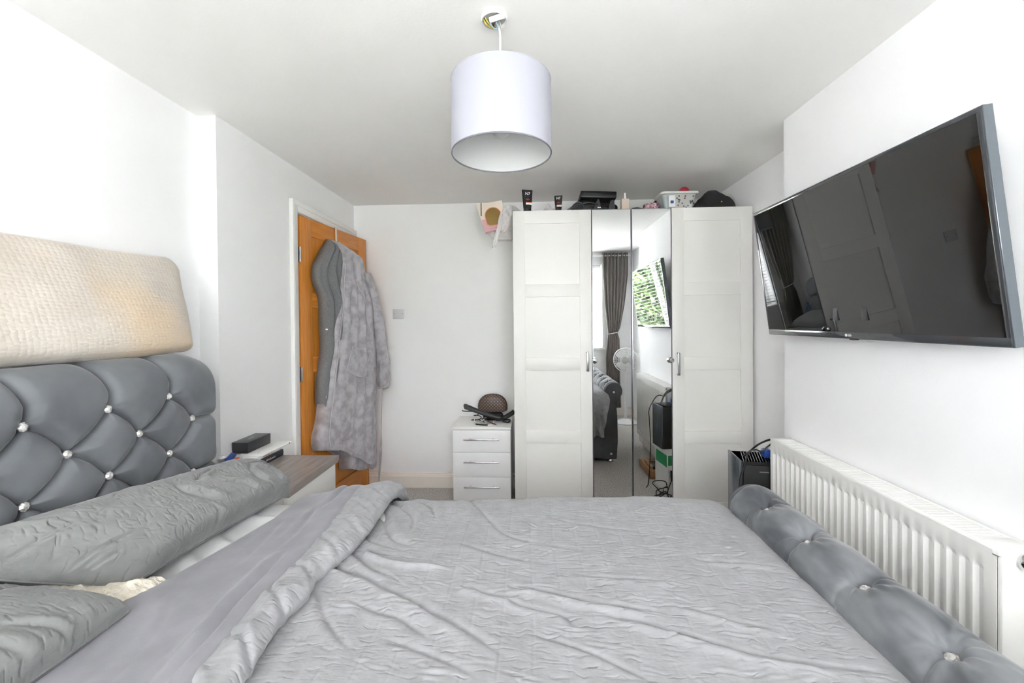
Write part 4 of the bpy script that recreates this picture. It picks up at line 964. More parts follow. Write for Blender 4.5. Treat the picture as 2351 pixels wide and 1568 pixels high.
# ------------------------------------------------------------------ robe and jersey on the door
def xdoor(y): return XL2+.0125+.121*(y-DY0)
def xplane(y): return -1.28+(y-2.5)*.292
def hanging(name, parent, L, R_, hem, m, front=1.0, nf=6, amp=.012, seed=0, zt=1.862, pw=4, gap=.006):
    ns, nz = 120, 300; s = np.linspace(0, 1, ns); w = np.linspace(0, 1, nz)
    L = spline(sorted(L, key=lambda q: q[1]), 120); R_ = spline(sorted(R_, key=lambda q: q[1]), 120); L = L[np.argsort(L[:, 1])]; R_ = R_[np.argsort(R_[:, 1])]; A = np.zeros((nz, ns, 3)); B_ = np.zeros((nz, ns, 3))
    zb = np.interp(s, [h[0] for h in hem], [h[1] for h in hem])
    W, Sg = np.meshgrid(w, s, indexing='ij'); Z = zt+(zb[None]-zt)*W
    l = np.interp(Z, L[:, 1], L[:, 0]); r = np.interp(Z, R_[:, 1], R_[:, 0]); Y = l+(r-l)*Sg
    bul = np.clip(1-np.abs(2*Sg-1)**pw, 0, 1)**.5; top = np.clip(W/.06, 0, 1)**.5
    F = amp*np.sin(Sg*nf*PI*2+seed+1.2*np.sin(W*3+seed))*np.clip(.35+.65*(1-np.abs(W*2-1)), 0, 1)*(1+.6*np.sin(Sg*9+seed))
    F += vnoise(Sg*9, Z*7, seed)*.016+vnoise(Sg*26, Z*16, seed+3)*.006
    X = xdoor(Y)+gap+(xplane(Y)-xdoor(Y)-gap)*(.78+.22*bul)*top*front+F*bul*top
    A[..., 0] = np.maximum(X, xdoor(Y)+gap*.5); A[..., 1] = Y; A[..., 2] = Z+vnoise(Sg*12, Z*0, seed)*.012*W
    B_[..., 0] = xdoor(Y)+gap*.4; B_[..., 1] = Y; B_[..., 2] = A[..., 2]
    loop = np.concatenate([A, B_[:, ::-1]], 1)
    o = gridobj(name, loop, m, parent, close_v=True)
    return o, A
jt = thing('jersey_jacket', 'dark heather grey jersey garment hanging behind the velour robe on the oak door', 'garment')
o, AJ = hanging('body', jt, [(2.690, 1.862), (2.674, 1.847), (2.583, 1.734), (2.532, 1.653), (2.538, 1.564), (2.590, 1.455), (2.597, 1.283), (2.598, 1.143), (2.578, 1.034), (2.55, .903), (2.552, .78), (2.56, .6)],
        [(2.76, 1.862), (2.82, 1.7), (2.86, 1.4), (2.84, 1.1), (2.8, .8), (2.8, .6)], [(0, .80), (.2, .72), (1, .60)], 'heather', .74, 4, .010, 5)
MB().box((-1.30, 2.592, 1.262), (-1.288, 2.612, 1.270), .001).build('care_label', 'white', jt)
MB().tube([(-1.285, 2.640, 1.17), (-1.285, 2.61, 1.03), (-1.285, 2.575, .92), (-1.287, 2.562, .83)], .0022, 6).build('drawcord', 'piping', jt)
relocate(jt, (-1.3, 2.72, 1.85))
rt_ = thing('bathrobe', 'pale grey velour bathrobe with a pocket hanging from the hook on the oak door', 'robe')
RL = [(2.690, 1.862), (2.700, 1.85), (2.723, 1.714), (2.706, 1.58), (2.691, 1.448), (2.635, 1.155), (2.594, .929), (2.547, .703), (2.510, .615), (2.504, .56), (2.512, .52), (2.53, .49), (2.53, 0)]
RR = [(2.745, 1.862), (2.783, 1.847), (2.860, 1.79), (2.911, 1.74), (2.937, 1.637), (2.985, 1.52), (3.020, 1.395), (3.035, 1.17), (3.050, .95), (3.045, .6), (3.035, .40), (3.02, .2), (3.02, 0)]
o, AR = hanging('body', rt_, RL, RR, [(0, .515), (.06, .50), (.24, .475), (.45, .40), (.62, .345), (.78, .29), (1, .262)], 'robe', 1.0, 5, .013, 2)
def onrobe(y, z, off=.003, rad=0.0):
    if rad:
        d = (AR[..., 1]-y)**2+(AR[..., 2]-z)**2; k = d < rad*rad; return (float(AR[..., 0][k].mean())+off, y, z)
    return onrobe0(y, z, off)
def onrobe0(y, z, off=.003):
    d = (AR[..., 1]-y)**2+(AR[..., 2]-z)**2; i = np.unravel_index(np.argmin(d), d.shape); return (float(AR[i][0])+off, y, z)
# back panel of the robe seen lower at the right, sleeve, cuff and belt
hanging('back_panel', rt_, [(2.86, 1.6), (2.87, .9), (2.80, .35), (2.80, 0)], [(2.94, 1.6), (3.06, 1.2), (3.09, .9), (3.096, .6), (3.09, .4), (3.082, .2), (3.08, 0)], [(0, .30), (.3, .26), (.55, .25), (.7, .23), (1, .205)], 'robe', .80, 3, .008, 8, 1.6)
sl_ = spline([(-1.16, 2.925, 1.66), (-1.125, 3.00, 1.45), (-1.115, 3.055, 1.22), (-1.11, 3.085, 1.05), (-1.11, 3.098, .94), (-1.115, 3.090, .83)], 60)
A = np.zeros((60, 40, 3))
for i, p in enumerate(sl_):
    q = i/59; rr = .028+.028*min(1, q*1.6)+.004*math.sin(q*22)
    for k in range(40):
        a = 2*PI*k/40; r2 = rr*(1+.10*math.sin(a*3+q*7)); A[i, k] = (p[0]+r2*.8*math.cos(a), p[1]+r2*.85*math.sin(a), p[2]+.012*math.sin(a)*q)
gridobj('sleeve', A, 'robe', rt_, close_v=True)
MB().tube([(-1.115+.045*math.cos(a), 3.09+.049*math.sin(a), .830+.012*math.sin(a)) for a in np.linspace(0, 2*PI, 25)], .006, 8, cap=False).build('cuff', 'robe', rt_)
pk = [(2.757, 1.147), (2.80, 1.130), (2.86, 1.112), (2.936, 1.089), (2.922, 1.03), (2.905, .965), (2.892, .937), (2.875, .926), (2.856, .924), (2.80, .94), (2.74, .965), (2.705, .985), (2.698, 1.0), (2.715, 1.05), (2.74, 1.11)]
cen = np.mean(pk, axis=0); rings = []
pkx = max(onrobe(*p)[0]-xplane(p[0]) for p in pk)
for rr in (0, .3, .6, .85, 1.0): rings.append([(onrobe(cen[0]+(p[0]-cen[0])*rr, cen[1]+(p[1]-cen[1])*rr, .012 if rr < 1 else .006, .035)) for p in pk])
po_ = MB().grid(np.array(rings), close_v=True).build('pocket', 'robe', rt_, angle=80)
MB().tube([onrobe(*p, .0085, .035) for p in pk+[pk[0]]], .0028, 6, cap=False).build('pocket_edge', 'piping', po_)
def seam(pts, r=.0022, m='piping'): MB().tube([onrobe(y, z, .002) for y, z in spline(pts, 24)], r, 6).build('seam', m, rt_)
seam([(2.728, 1.70), (2.712, 1.50), (2.672, 1.25), (2.628, 1.0), (2.585, .78), (2.56, .62), (2.57, .505)])
seam([(2.715, 1.585), (2.76, 1.58), (2.80, 1.565), (2.83, 1.54)])
seam([(2.76, 1.84), (2.82, 1.60), (2.90, 1.40), (2.97, 1.1), (2.985, .85), (2.99, .45)])
seam([(2.545, .535), (2.66, .50), (2.78, .43), (2.90, .345), (3.0, .30)], .0018)
b = MB(); bl = spline([(-1.10, 3.03, 1.03), (-1.10, 3.03, .80), (-1.095, 3.0, .55), (-1.10, 2.992, .34), (-1.12, 2.998, .10)], 30)
A = np.zeros((30, 4, 3))
for i, p in enumerate(bl):
    tw = .25*math.sin(i*.35); e = .018
    for k, (du, dv) in enumerate(((-1, 0), (0, 1), (1, 0), (0, -1))): A[i, k] = (p[0]+du*e*math.sin(tw)+dv*.003, p[1]+du*e*math.cos(tw), p[2])
b.grid(A, close_v=True); b.build('belt', 'robe', rt_)
relocate(rt_, (-1.3, 2.78, 1.85))

# ------------------------------------------------------------------ bedside table beyond the headboard and what lies on it
def bedside(name, label, x0, x1, y0, y1, zt):
    t = thing(name, label, 'table')
    b = MB()
    for k in range(3): b.box((x0, y0, zt-.030+k*.010+.0006), (x1+(.0 if k == 1 else .001), y1, zt-.020+k*.010-.0006))
    b.box((x0+.001, y0+.001, zt-.03), (x1-.0005, y1-.001, zt), .001); b.build('top', 'woodtop', t, smooth=False)
    b = MB(); b.box((x0+.005, y0+.01, 0), (x1-.03, y0+.026, zt-.03)).box((x0+.005, y1-.026, 0), (x1-.03, y1-.01, zt-.03)).box((x0+.005, y0+.026, .02), (x0+.02, y1-.026, zt-.03)).box((x0+.02, y0+.026, .03), (x1-.03, y1-.026, .045))
    b.build('carcass', 'whitelac', t, smooth=False)
    zz = [.035, .24, .445, zt-.034]
    for a_, c_ in zip(zz[:-1], zz[1:]):
        d = MB().box((x1-.029, y0+.012, a_+.002), (x1-.012, y1-.012, c_-.002), .0015).build('drawer', 'whitelac', t)
        MB().lathe([(0, .022), (.010, .021), (.012, .016), (.006, .008), (.006, 0)], (x1-.012, (y0+y1)/2+.0, c_-.09), 16, 'x').build('knob', 'alu', d)
    relocate(t, ((x0+x1)/2, (y0+y1)/2, 0)); return t
bedside('bedside_table', 'white bedside table with a grey wood top between the headboard and the door', XL2+.004, -.952, 1.585, 2.015, .65)
Z0 = .651
def book(name, label, loc, size, rz, cover, spine=None, lettering=None, ink='white', tsize=.01):
    """spine on local +x side, long side along local y"""
    t = thing(name, label, 'book'); w, l, h = size
    M4 = Matrix.Translation(loc) @ Matrix.Rotation(rz, 4, 'Z')
    b = MB(); b.box((0, 0, 0), (w, l, .0018), .0005, 1, M4).box((0, 0, h-.0018), (w, l, h), .0005, 1, M4)
    sp_ = [(w-.002+.004*math.cos(a), h/2+(h/2)*math.sin(a)) for a in np.linspace(-PI/2, PI/2, 9)]+[(w-.004, h), (w-.004, 0)]
    q = MB().prism(sp_, 'y', 0, l); q.v = [tuple(M4 @ Vector(p)) for p in q.v]; b.add(q.v, q.f)
    b.build('cover', cover, t, angle=50)
    MB().box((.003, .003, .0018), (w-.004, l-.003, h-.0018), 0, 1, M4).build('pages', 'paper', t, smooth=False)
    if lettering: text('lettering', lettering, tsize, M4 @ frame((w+.0022, l*.5, h/2), (0, 1, 0), (0, 0, 1)), ink, t, .0003, .0003)
    relocate(t, loc); return t
# three books, a pale handheld case on them, dark card box on top
book('book', 'thick black paperback with white spine lettering at the bottom of the bedside pile', (-1.372, 1.815, Z0), (.136, .198, .031), -.02, 'boxblack', lettering='W i t h o u t', ink='white', tsize=.013)
book('book', 'white paperback with red spine lettering lying on the black paperback', (-1.371, 1.805, Z0+.0315), (.130, .190, .017), -.02, 'paper', lettering='D O N \' T', ink='redink', tsize=.015)
t = thing('white_tablet_box', 'flat white rounded box with a small dark hole on top of the two books', 'box')
M4 = Matrix.Translation((-1.335, 1.845, Z0+.049)) @ Matrix.Rotation(-.05, 4, 'Z')
MB().box((0, 0, 0), (.112, .225, .009), .004, 3, M4).build('body', 'whitelac', t)
MB().lathe([(0, .0092), (.0025, .0092), (.0025, .0085), (0, .0085)], M4 @ Vector((.072, .028, 0)), 12).build('hole', 'ink', t)
MB().lathe([(0, 0), (.0035, 0), (.0035, .0006), (0, .0006)], (0, 0, 0), 10, 'x', M4 @ Matrix.Translation((.112, .195, .0045))).build('port', 'ink', t)
relocate(t, (-1.30, 1.93, Z0+.049))
Z_ = Z0
t = thing('phone_box', 'long dark grey card box, topmost on the bedside pile', 'box')
M4 = Matrix.Translation((-1.386+.009, 1.853, Z0+.0585)) @ Matrix.Rotation(-.015, 4, 'Z')
MB().box((0, 0, .0), (.0755, .163, .026), .0012, 2, M4).build('tray', 'boxblack', t); MB().box((-.0008, -.0008, .010), (.0763, .1638, .050), .0015, 2, M4).build('lid', 'boxblack', t)
text('lettering', 'SAMSUNG', .009, M4 @ frame((.038, .075, .0502), (0, 1, 0), (-1, 0, 0)), 'white', t, .0002, .0002)
relocate(t, (-1.34, 1.93, Z0+.0585))
# white bowl with odds and ends
t = thing('bowl', 'white bowl of odds and ends in front of the dark card box', 'bowl')
MB().lathe([(0, 0), (.032, 0), (.046, .03), (.056, .070), (.054, .071), (.044, .032), (.030, .006), (0, .006)], (-1.318, 1.745, Z0), 32).build('body', 'plastic', t)
MB().lathe([(0, .045), (.0475, .045), (.0475, .046), (0, .047)], (-1.318, 1.745, Z0), 28).build('contents', 'ink', t)
relocate(t, (-1.318, 1.745, Z0))
def small(name, label, cat, b, m, group=None): o = b.build(name, m); return tag(o, label, cat, group)
RX = Matrix.Translation((-1.322, 1.765, Z0+.062)) @ Matrix.Rotation(.5, 4, 'Y') @ Matrix.Rotation(.3, 4, 'Z')
small('lighter', 'blue plastic lighter sticking out of the white bowl', 'lighter', MB().box((-.012, -.030, -.008), (.012, .030, .016), .004, 2, RX), 'blue')
small('tissue', 'crumpled pale tissue at the left of the white bowl', 'tissue', MB().lathe([(0, 0), (.013, .002), (.017, .010), (.012, .019), (0, .022)], (-1.352, 1.755, Z0+.060), 9), 'sheet')
small('orange_ring', 'small orange ringed stopper lying in the bowl', 'stopper', MB().lathe([(.005, 0), (.010, 0), (.010, .012), (.005, .012)], (-1.288, 1.765, Z0+.056), 16, close=True), 'orange')
small('key_fob', 'black key fob in the bowl under the blue lighter', 'key fob', MB().box((-1.325, 1.725, Z0+.048), (-1.295, 1.755, Z0+.060), .004), 'black')
small('leaflet', 'folded white leaflet lying in front of the book pile', 'leaflet', MB().box((-1.300, 1.595, Z0+.0005), (-1.235, 1.800, Z0+.010), .002), 'paper')

# bedside table on the window side with bottles, only met in the reflections
bedside('bedside_table', 'bedside table on the window side of the bed, seen in reflection', XL1+.02, -1.10, -.33, .02, .62)
def bottle(name, label, c, h, r, m, capm, grp=None):
    t = thing(name, label, 'bottle', grp); x, y, z = c
    MB().lathe([(0, 0), (r*.9, 0), (r, .006), (r, h*.62), (r*.85, h*.72), (r*.36, h*.86), (r*.36, h*.93), (0, h*.93)], c, 24).build('body', m, t)
    MB().lathe([(0, h*.92), (r*.42, h*.92), (r*.42, h), (0, h)], c, 16).build('cap', capm, t); relocate(t, c); return t
bottle('water_bottle', 'tall blue water bottle on the window side bedside table', (-1.36, -.22, .621), .25, .036, 'water', 'blue')
bottle('water_bottle', 'shorter wide blue water bottle by the headboard on the window side table', (-1.33, -.06, .621), .20, .045, 'water', 'white')
small('orange_tub', 'orange tub between the two blue water bottles', 'tub', MB().lathe([(0, 0), (.034, 0), (.036, .06), (.03, .075), (.03, .085), (0, .086)], (-1.22, -.15, .621), 24), 'orange')

# ------------------------------------------------------------------ on the chest of drawers
t = thing('pouch', 'brown patterned dome shaped pouch on the small chest of drawers', 'bag')
A = np.zeros((60, 48, 3)); pr = []
for i, a_ in enumerate(np.linspace(0, PI, 60)):
    for j, q in enumerate(np.linspace(0, 2*PI, 48, endpoint=False)):
        # half dome outline swept in thickness
        x = math.cos(a_); zz = math.sin(a_); th = math.cos(q); rr = math.sin(q)
        A[i, j] = 0
nu_, nv_ = 70, 60
for side, nm in ((1, 'front'), (-1, 'back')):
    A = np.zeros((nu_, nv_, 3)); a_ = np.linspace(0, 2*PI, nu_, endpoint=False); R2 = np.linspace(0, 1, nv_)
    for i, q in enumerate(a_):
        cx_, sz_ = math.cos(q), math.sin(q); ox = .108*np.sign(cx_)*abs(cx_)**.9; oz = (.098*abs(sz_)**.9 if sz_ > 0 else -.040*abs(sz_)**.45)
        for j, r in enumerate(R2):
            rr = 1-(1-r)**1.4; A[i, j] = (-.278+ox*rr, 3.075-side*.036*max(0, 1-rr**3)**.5, .668+oz*rr)
    gridobj('panel_'+nm, A, 'mono', t, close_u=True)
MB().tube([(-.278+.108*np.sign(math.cos(q))*abs(math.cos(q))**.9, 3.075, .668+(.098*abs(math.sin(q))**.9 if math.sin(q) > 0 else -.040*abs(math.sin(q))**.45)) for q in np.linspace(0, 2*PI, 60)], .003, 6, cap=False).build('piping', 'blackm', t)
relocate(t, (-.278, 3.075, .63))
t = thing('hair_straightener', 'black hair straightener with open arms in front of the patterned pouch', 'straightener')
MB().tube(spline([(-.468, 2.955, .698), (-.455, 2.955, .694), (-.36, 2.962, .655), (-.265, 2.97, .622), (-.215, 2.975, .610)], 20).tolist(), [.011, .0165, .0185, .019, .019, .0185, .018, .0175, .017, .0165, .016, .0155, .015, .0145, .014, .0135, .013, .0125, .012, .010], 14).build('upper_arm', 'dark', t)
MB().tube([(-.235, 2.985, .603), (-.18, 2.99, .612), (-.13, 2.995, .640), (-.115, 2.997, .655)], [.012, .016, .017, .015], 12).build('lower_arm', 'blackm', t)
MB().box((-.25, 2.972, .588), (-.19, 3.0, .618), .005).build('hinge', 'blackm', t)
MB().tube(spline([(-.495, 2.99, .661), (-.48, 2.99, .656), (-.42, 2.985, .655), (-.35, 2.98, .650), (-.28, 2.98, .625), (-.24, 2.985, .605)], 30), .0038, 8).build('cable', 'black', t)
relocate(t, (-.25, 2.98, .588))
for k, (nm, lb, pts, r, m) in enumerate((
    ('white_cable', 'white looped cable at the front of the tangle on the chest', [(-.40, 2.96, .605), (-.395, 2.94, .59), (-.36, 2.925, .578), (-.31, 2.92, .5735), (-.28, 2.93, .5735), (-.26, 2.95, .59)], .0035, 'plastic'),
    ('brown_rod', 'thin dark brown rod pointing out of the tangle on the chest', [(-.33, 2.98, .60), (-.28, 2.94, .585), (-.24, 2.915, .576)], .0045, 'brwire'),
    ('hair_clip', 'black hair clip lowest in the tangle on the chest', [(-.385, 2.93, .576), (-.36, 2.915, .577), (-.30, 2.905, .576)], .006, 'black'),
    ('metal_ring', 'silver wire ring in the middle of the tangle on the chest', [(-.35+.035*math.cos(a), 2.965+.03*math.sin(a), .600+.012*math.cos(a)) for a in np.linspace(0, 2*PI, 22)], .0022, 'chrome'),
    ('black_cable', 'black cable coiled under the straightener', [(-.385+.05*math.cos(a)*(1-.02*i), 2.985+.035*math.sin(a), .577+.0035*i*.5) for i, a in enumerate(np.linspace(0, 5.2*PI, 50))], .0032, 'black'),
    ('dark_strap', 'black strap folded beneath the pouch on the chest', [(-.20, 3.0, .58), (-.16, 2.985, .577), (-.15, 3.02, .585), (-.22, 3.03, .583), (-.30, 3.02, .60), (-.35, 3.0, .59)], .006, 'blackm'))):
    tag(MB().tube(spline(pts, 40 if len(pts) < 20 else 80), r, 8).build(nm, m), lb, 'cable' if 'cable' in nm else 'trinket', 'tangle on the chest of drawers')
small('hair_pad', 'black foam pad under the pouch on the chest', 'pad', MB().box((-.35, 3.05, .5705), (-.20, 3.10, .628), .02, 3), 'blackm')

# ------------------------------------------------------------------ on top of the wardrobe
ZW = 2.0065
def cream_tube(name, label, x, y, h, w, rz, words, w2):
    t = thing(name, label, 'tube'); A = np.zeros((24, 32, 3))
    for i, f in enumerate(np.linspace(0, 1, 24)):
        z = .18*h+f*.82*h; a_ = w*(.34+.16*f**.8); b_ = w*.34*(1-f**1.3)+.0012
        for k in range(32):
            q = 2*PI*k/32; e = 1 if f < .8 else 1
            A[i, k] = (math.cos(q)*a_*(1 if abs(math.cos(q)) < 1 else 1), math.sin(q)*b_, z)
    M4 = Matrix.Translation((x, y, ZW)) @ Matrix.Rotation(rz, 4, 'Z')
    A = np.array([[M4 @ Vector(p) for p in row] for row in A])
    b = MB().grid(A, close_v=True); b.add([A[-1, k] for k in range(32)], [tuple(range(32))]); b.build('body', 'blackm', t, angle=60)
    MB().lathe([(0, 0), (w*.35, 0), (w*.355, .17*h), (w*.30, .185*h), (0, .186*h)], (x, y, ZW), 28).build('cap', 'black', t)
    fr = lambda z, yy: M4 @ frame((.0, yy, z), (1, 0, 0), (0, -.10, 1))
    text('lettering', words, w*.36, fr(.82*h, -w*.16), 'white', t, .0003, .0003)
    text('lettering', w2, w*.17, fr(.565*h, -w*.245), 'redink', t, .0003)
    MB().box((-w*.2, -w*.335, .40*h), (w*.42*.9, -w*.20, .445*h), 0, 1, M4).build('label_band', 'salmon', t); MB().box((-w*.2, -w*.345, .345*h), (w*.42*.9, -w*.20, .40*h), 0, 1, M4).build('label_band', 'white', t)
    relocate(t, (x, y, ZW)); return t
cream_tube('cream_tube', 'large black squeeze tube with an orange and white band standing on the wardrobe', -.006, 2.71, .155, .072, .25, 'N7', 'MEN')
cream_tube('cream_tube', 'smaller black squeeze tube with red and white print, beside the black racing wheel', .197, 2.72, .117, .055, -.1, 'N7', 'MEN')
small('black_comb', 'small black comb lying flat on the wardrobe between the two tubes', 'comb', MB().box((.075, 2.72, ZW), (.118, 2.75, ZW+.012), .003), 'blackm')
# clear carrier crumple behind the tubes
A = np.zeros((60, 60, 3)); U_, V_ = np.meshgrid(np.linspace(-1, 1, 60), np.linspace(-1, 1, 60), indexing='ij')
A[..., 0] = .17+U_*.12; A[..., 1] = 2.93+V_*.09; A[..., 2] = ZW+.004+np.clip(1-U_**2, 0, 1)*np.clip(1-V_**2, 0, 1)*(.085+vnoise(U_*4, V_*4, 2)*.09)+np.abs(vnoise(U_*9, V_*9, 3))*.02
tag(gridobj('plastic_wrap', A, 'bagpoly'), 'clear plastic wrap crumpled on the wardrobe behind the smaller tube', 'wrapper')
# racing wheel / console bundle
t = thing('game_wheel', 'black steering wheel controller lying on the wardrobe', 'controller')
wc = Vector((.445, 2.86, ZW+.045))
MB().tube([wc+Vector((.145*math.cos(a), .125*math.sin(a), .012*math.sin(a)+.018)) for a in np.linspace(0, 2*PI, 49)], .017, 14, cap=False).build('rim', 'blackm', t)
for a in (0.15, PI-.15, -PI/2): MB().tube([wc+Vector((.03*math.cos(a), .03*math.sin(a), .02)), wc+Vector((.14*math.cos(a), .12*math.sin(a), .02))], [.020, .011], 10).build('spoke', 'black', t)
MB().lathe([(0, -.045), (.05, -.045), (.055, .02), (.04, .035), (0, .038)], wc, 24).build('hub', 'dark', t)
for pr_ in ([(.415, ZW), (.47, ZW), (.462, ZW+.075), (.452, ZW+.085), (.445, ZW+.075)], [(.515, ZW), (.56, ZW), (.555, ZW+.075), (.545, ZW+.078), (.53, ZW+.07)]): MB().prism(pr_, 'y', 2.705, 2.72).build('clamp', 'dark', t)
for x_ in (.452, .463): MB().lathe([(0, -.003), (.004, -.002), (.004, 0)], (x_, 2.705, ZW+.03), 10, 'y').build('screw', 'chrome', t)
relocate(t, (.445, 2.86, ZW))
t = thing('black_bag', 'black soft controller bag with folded flap behind the clamp of the racing wheel', 'bag')
A = np.zeros((70, 50, 3)); U_, V_ = np.meshgrid(np.linspace(-1, 1, 70), np.linspace(-1, 1, 50), indexing='ij'); hh_ = (np.clip(1-np.abs(U_)**3, 0, 1)*np.clip(1-np.abs(V_)**4, 0, 1))**.5
A[..., 0] = .40+U_*.13; A[..., 1] = 2.80+V_*.075; A[..., 2] = ZW+.002+hh_*(.088+.03*np.clip(-U_, 0, 1)*.3)+vnoise(U_*4, V_*4, 5)*.012*hh_
gridobj('body', A, 'dark', t); relocate(t, (.40, 2.80, ZW))
t = thing('console', 'flat black game console box lying on the black wheel, tilted', 'console')
M4 = Matrix.Translation((.455, 2.80, ZW+.108)) @ Matrix.Rotation(.045, 4, 'Y') @ Matrix.Rotation(-.06, 4, 'X')
MB().box((-.115, -.10, -.022), (.115, .10, .022), .006, 2, M4).build('case', 'black', t)
MB().box((-.10, -.1012, -.004), (.02, -.099, .004), 0, 1, M4).build('disc_slot', 'dark', t); MB().box((-.096, -.1025, .008), (-.082, -.099, .012), 0, 1, M4).build('logo', 'dark', t)
relocate(t, (.455, 2.80, ZW+.09))
tag(MB().tube(spline([(.235, 2.70, ZW+.004), (.25, 2.695, ZW+.012), (.29, 2.69, ZW+.038), (.34, 2.69, ZW+.052), (.40, 2.69, ZW+.058), (.45, 2.70, ZW+.05)], 40), .0035, 8).tube(spline([(.245, 2.695, ZW+.004), (.26, 2.69, ZW+.02), (.30, 2.69, ZW+.03), (.36, 2.69, ZW+.046)], 30), .003, 8).build('controller_cable', 'black'), 'black cable looping out of the wheel controller over the wardrobe edge', 'cable')
# headphones / earcup
t = thing('earphones', 'black padded ear cup lying against the racing wheel near its cable', 'headphones')
MB().lathe([(0, -.012), (.026, -.012), (.032, 0), (.026, .014), (0, .014)], (.325, 2.705, ZW+.032), 24, 'y').build('cup', 'blackm', t); MB().tube([(.325+.03*math.cos(a), 2.69, ZW+.032+.03*math.sin(a)) for a in np.linspace(0, 2*PI, 25)], .005, 8, cap=False).build('cushion', 'dark', t); relocate(t, (.325, 2.705, ZW))
# perfume bottle
t = thing('perfume_bottle', 'square glass perfume bottle with amber liquid and a white spray top', 'bottle')
MB().box((.600, 2.70, ZW), (.652, 2.735, ZW+.083), .006, 3).build('glass_body', 'perfume', t); MB().box((.606, 2.706, ZW+.008), (.646, 2.729, ZW+.06), .003).build('liquid', 'peach', t)
MB().lathe([(0, .083), (.009, .083), (.009, .092), (.006, .094), (.006, .122), (0, .123)], (.626, 2.717, ZW), 18).build('spray_top', 'white', t); relocate(t, (.626, 2.717, ZW))
small('black_case', 'small black wedge shaped case between the perfume and the patterned tin', 'case', MB().prism([(.668, ZW), (.735, ZW), (.735, ZW+.018), (.70, ZW+.026), (.668, ZW+.022)], 'y', 2.70, 2.74), 'dark')
t = thing('tin', 'round maroon and pink patterned tin at the left of the clear tub', 'tin')
MB().lathe([(0, 0), (.048, 0), (.050, .003), (.050, .028), (0, .028)], (.795, 2.72, ZW), 36).build('base', 'maroon', t); MB().lathe([(0, .0278), (.0515, .0278), (.0525, .040), (.050, .044), (0, .045)], (.795, 2.72, ZW), 36).build('lid', 'maroon', t); relocate(t, (.795, 2.72, ZW))
# clear basket with bits
t = thing('storage_tub', 'clear plastic tub with a pale rim and dark spots full of small things', 'tub')
def rr_(w, d, r, n=8):
    out = []
    for cx_, cy2, a0 in ((w-r, d-r, 0), (-w+r, d-r, PI/2), (-w+r, -d+r, PI), (w-r, -d+r, 1.5*PI)):
        out += [(cx_+r*math.cos(a0+a), cy2+r*math.sin(a0+a)) for a in np.linspace(0, PI/2, n)]
    return out
tc_ = (.975, 2.79)
def tubsec(w, d, r, z): return [(tc_[0]+p[0], tc_[1]+p[1], ZW+z) for p in rr_(w, d, r)]
A = np.array([tubsec(.088, .062, .02, .004), tubsec(.092, .066, .02, .03), tubsec(.104, .072, .022, .09), tubsec(.112, .078, .024, .112)])
b = MB().grid(A, close_v=True); b.add(A[0].tolist(), [tuple(range(A.shape[1]))]); b.build('tub_wall', 'tub', t)
A = np.array([tubsec(.110, .076, .024, .108), tubsec(.122, .086, .026, .110), tubsec(.122, .086, .026, .124), tubsec(.110, .076, .024, .124)])
MB().grid(A, close_u=True, close_v=True).build('rim', 'frost', t)
b = MB(); R2 = np.random.default_rng(4)
for k in range(26):
    x_ = R2.uniform(.875, 1.065); z_ = ZW+R2.uniform(.02, .098); b.lathe([(0, -.0012), (.0045, -.0012), (.0045, 0), (0, 0)], (x_, 2.79-.068-.008*(z_-ZW)/.1-.001, z_), 10, 'y')
o = b.build('spots', 'ink', t); o['kind'] = 'stuff'; relocate(t, (tc_[0], tc_[1], ZW))
small('red_ball', 'crimson ball on top of the clear tub', 'ball', MB().lathe([(0, -.033)]+[(.033*math.cos(a), .033*math.sin(a)) for a in np.linspace(-1.4, 1.4, 12)]+[(0, .033)], (1.030, 2.79, ZW+.143), 24), 'red')
small('price_card', 'white card with a blue picture standing in front of the clear tub', 'card', MB().box((.898, 2.695, ZW+.022), (.940, 2.698, ZW+.095), .0005), 'paper')
small('card_picture', 'blue printed picture on the white card', 'print', MB().box((.909, 2.6942, ZW+.044), (.929, 2.6949, ZW+.062)), 'blue')
small('teal_packet', 'pale teal packet inside the left end of the clear tub', 'packet', MB().box((.890, 2.745, ZW+.006), (.905, 2.835, ZW+.098), .002), 'teal')
small('orange_brush', 'orange plastic brush in the clear tub', 'brush', MB().tube([(.915, 2.735, ZW+.012), (.96, 2.735, ZW+.022), (1.01, 2.74, ZW+.040)], [.008, .011, .006], 10), 'orange')
small('orange_clip', 'orange clip high in the right half of the clear tub', 'clip', MB().box((1.0, 2.735, ZW+.066), (1.018, 2.75, ZW+.100), .004), 'orange')
small('grey_roll', 'small grey roll lying low in the clear tub', 'roll', MB().lathe([(.006, -.02), (.018, -.02), (.018, .0), (.006, .0)], (1.015, 2.745, ZW+.024), 20, 'y', close=True), 'gwire')
small('white_sachet', 'white sachet at the right end of the clear tub', 'sachet', MB().box((1.025, 2.735, ZW+.006), (1.062, 2.75, ZW+.060), .004), 'paper')
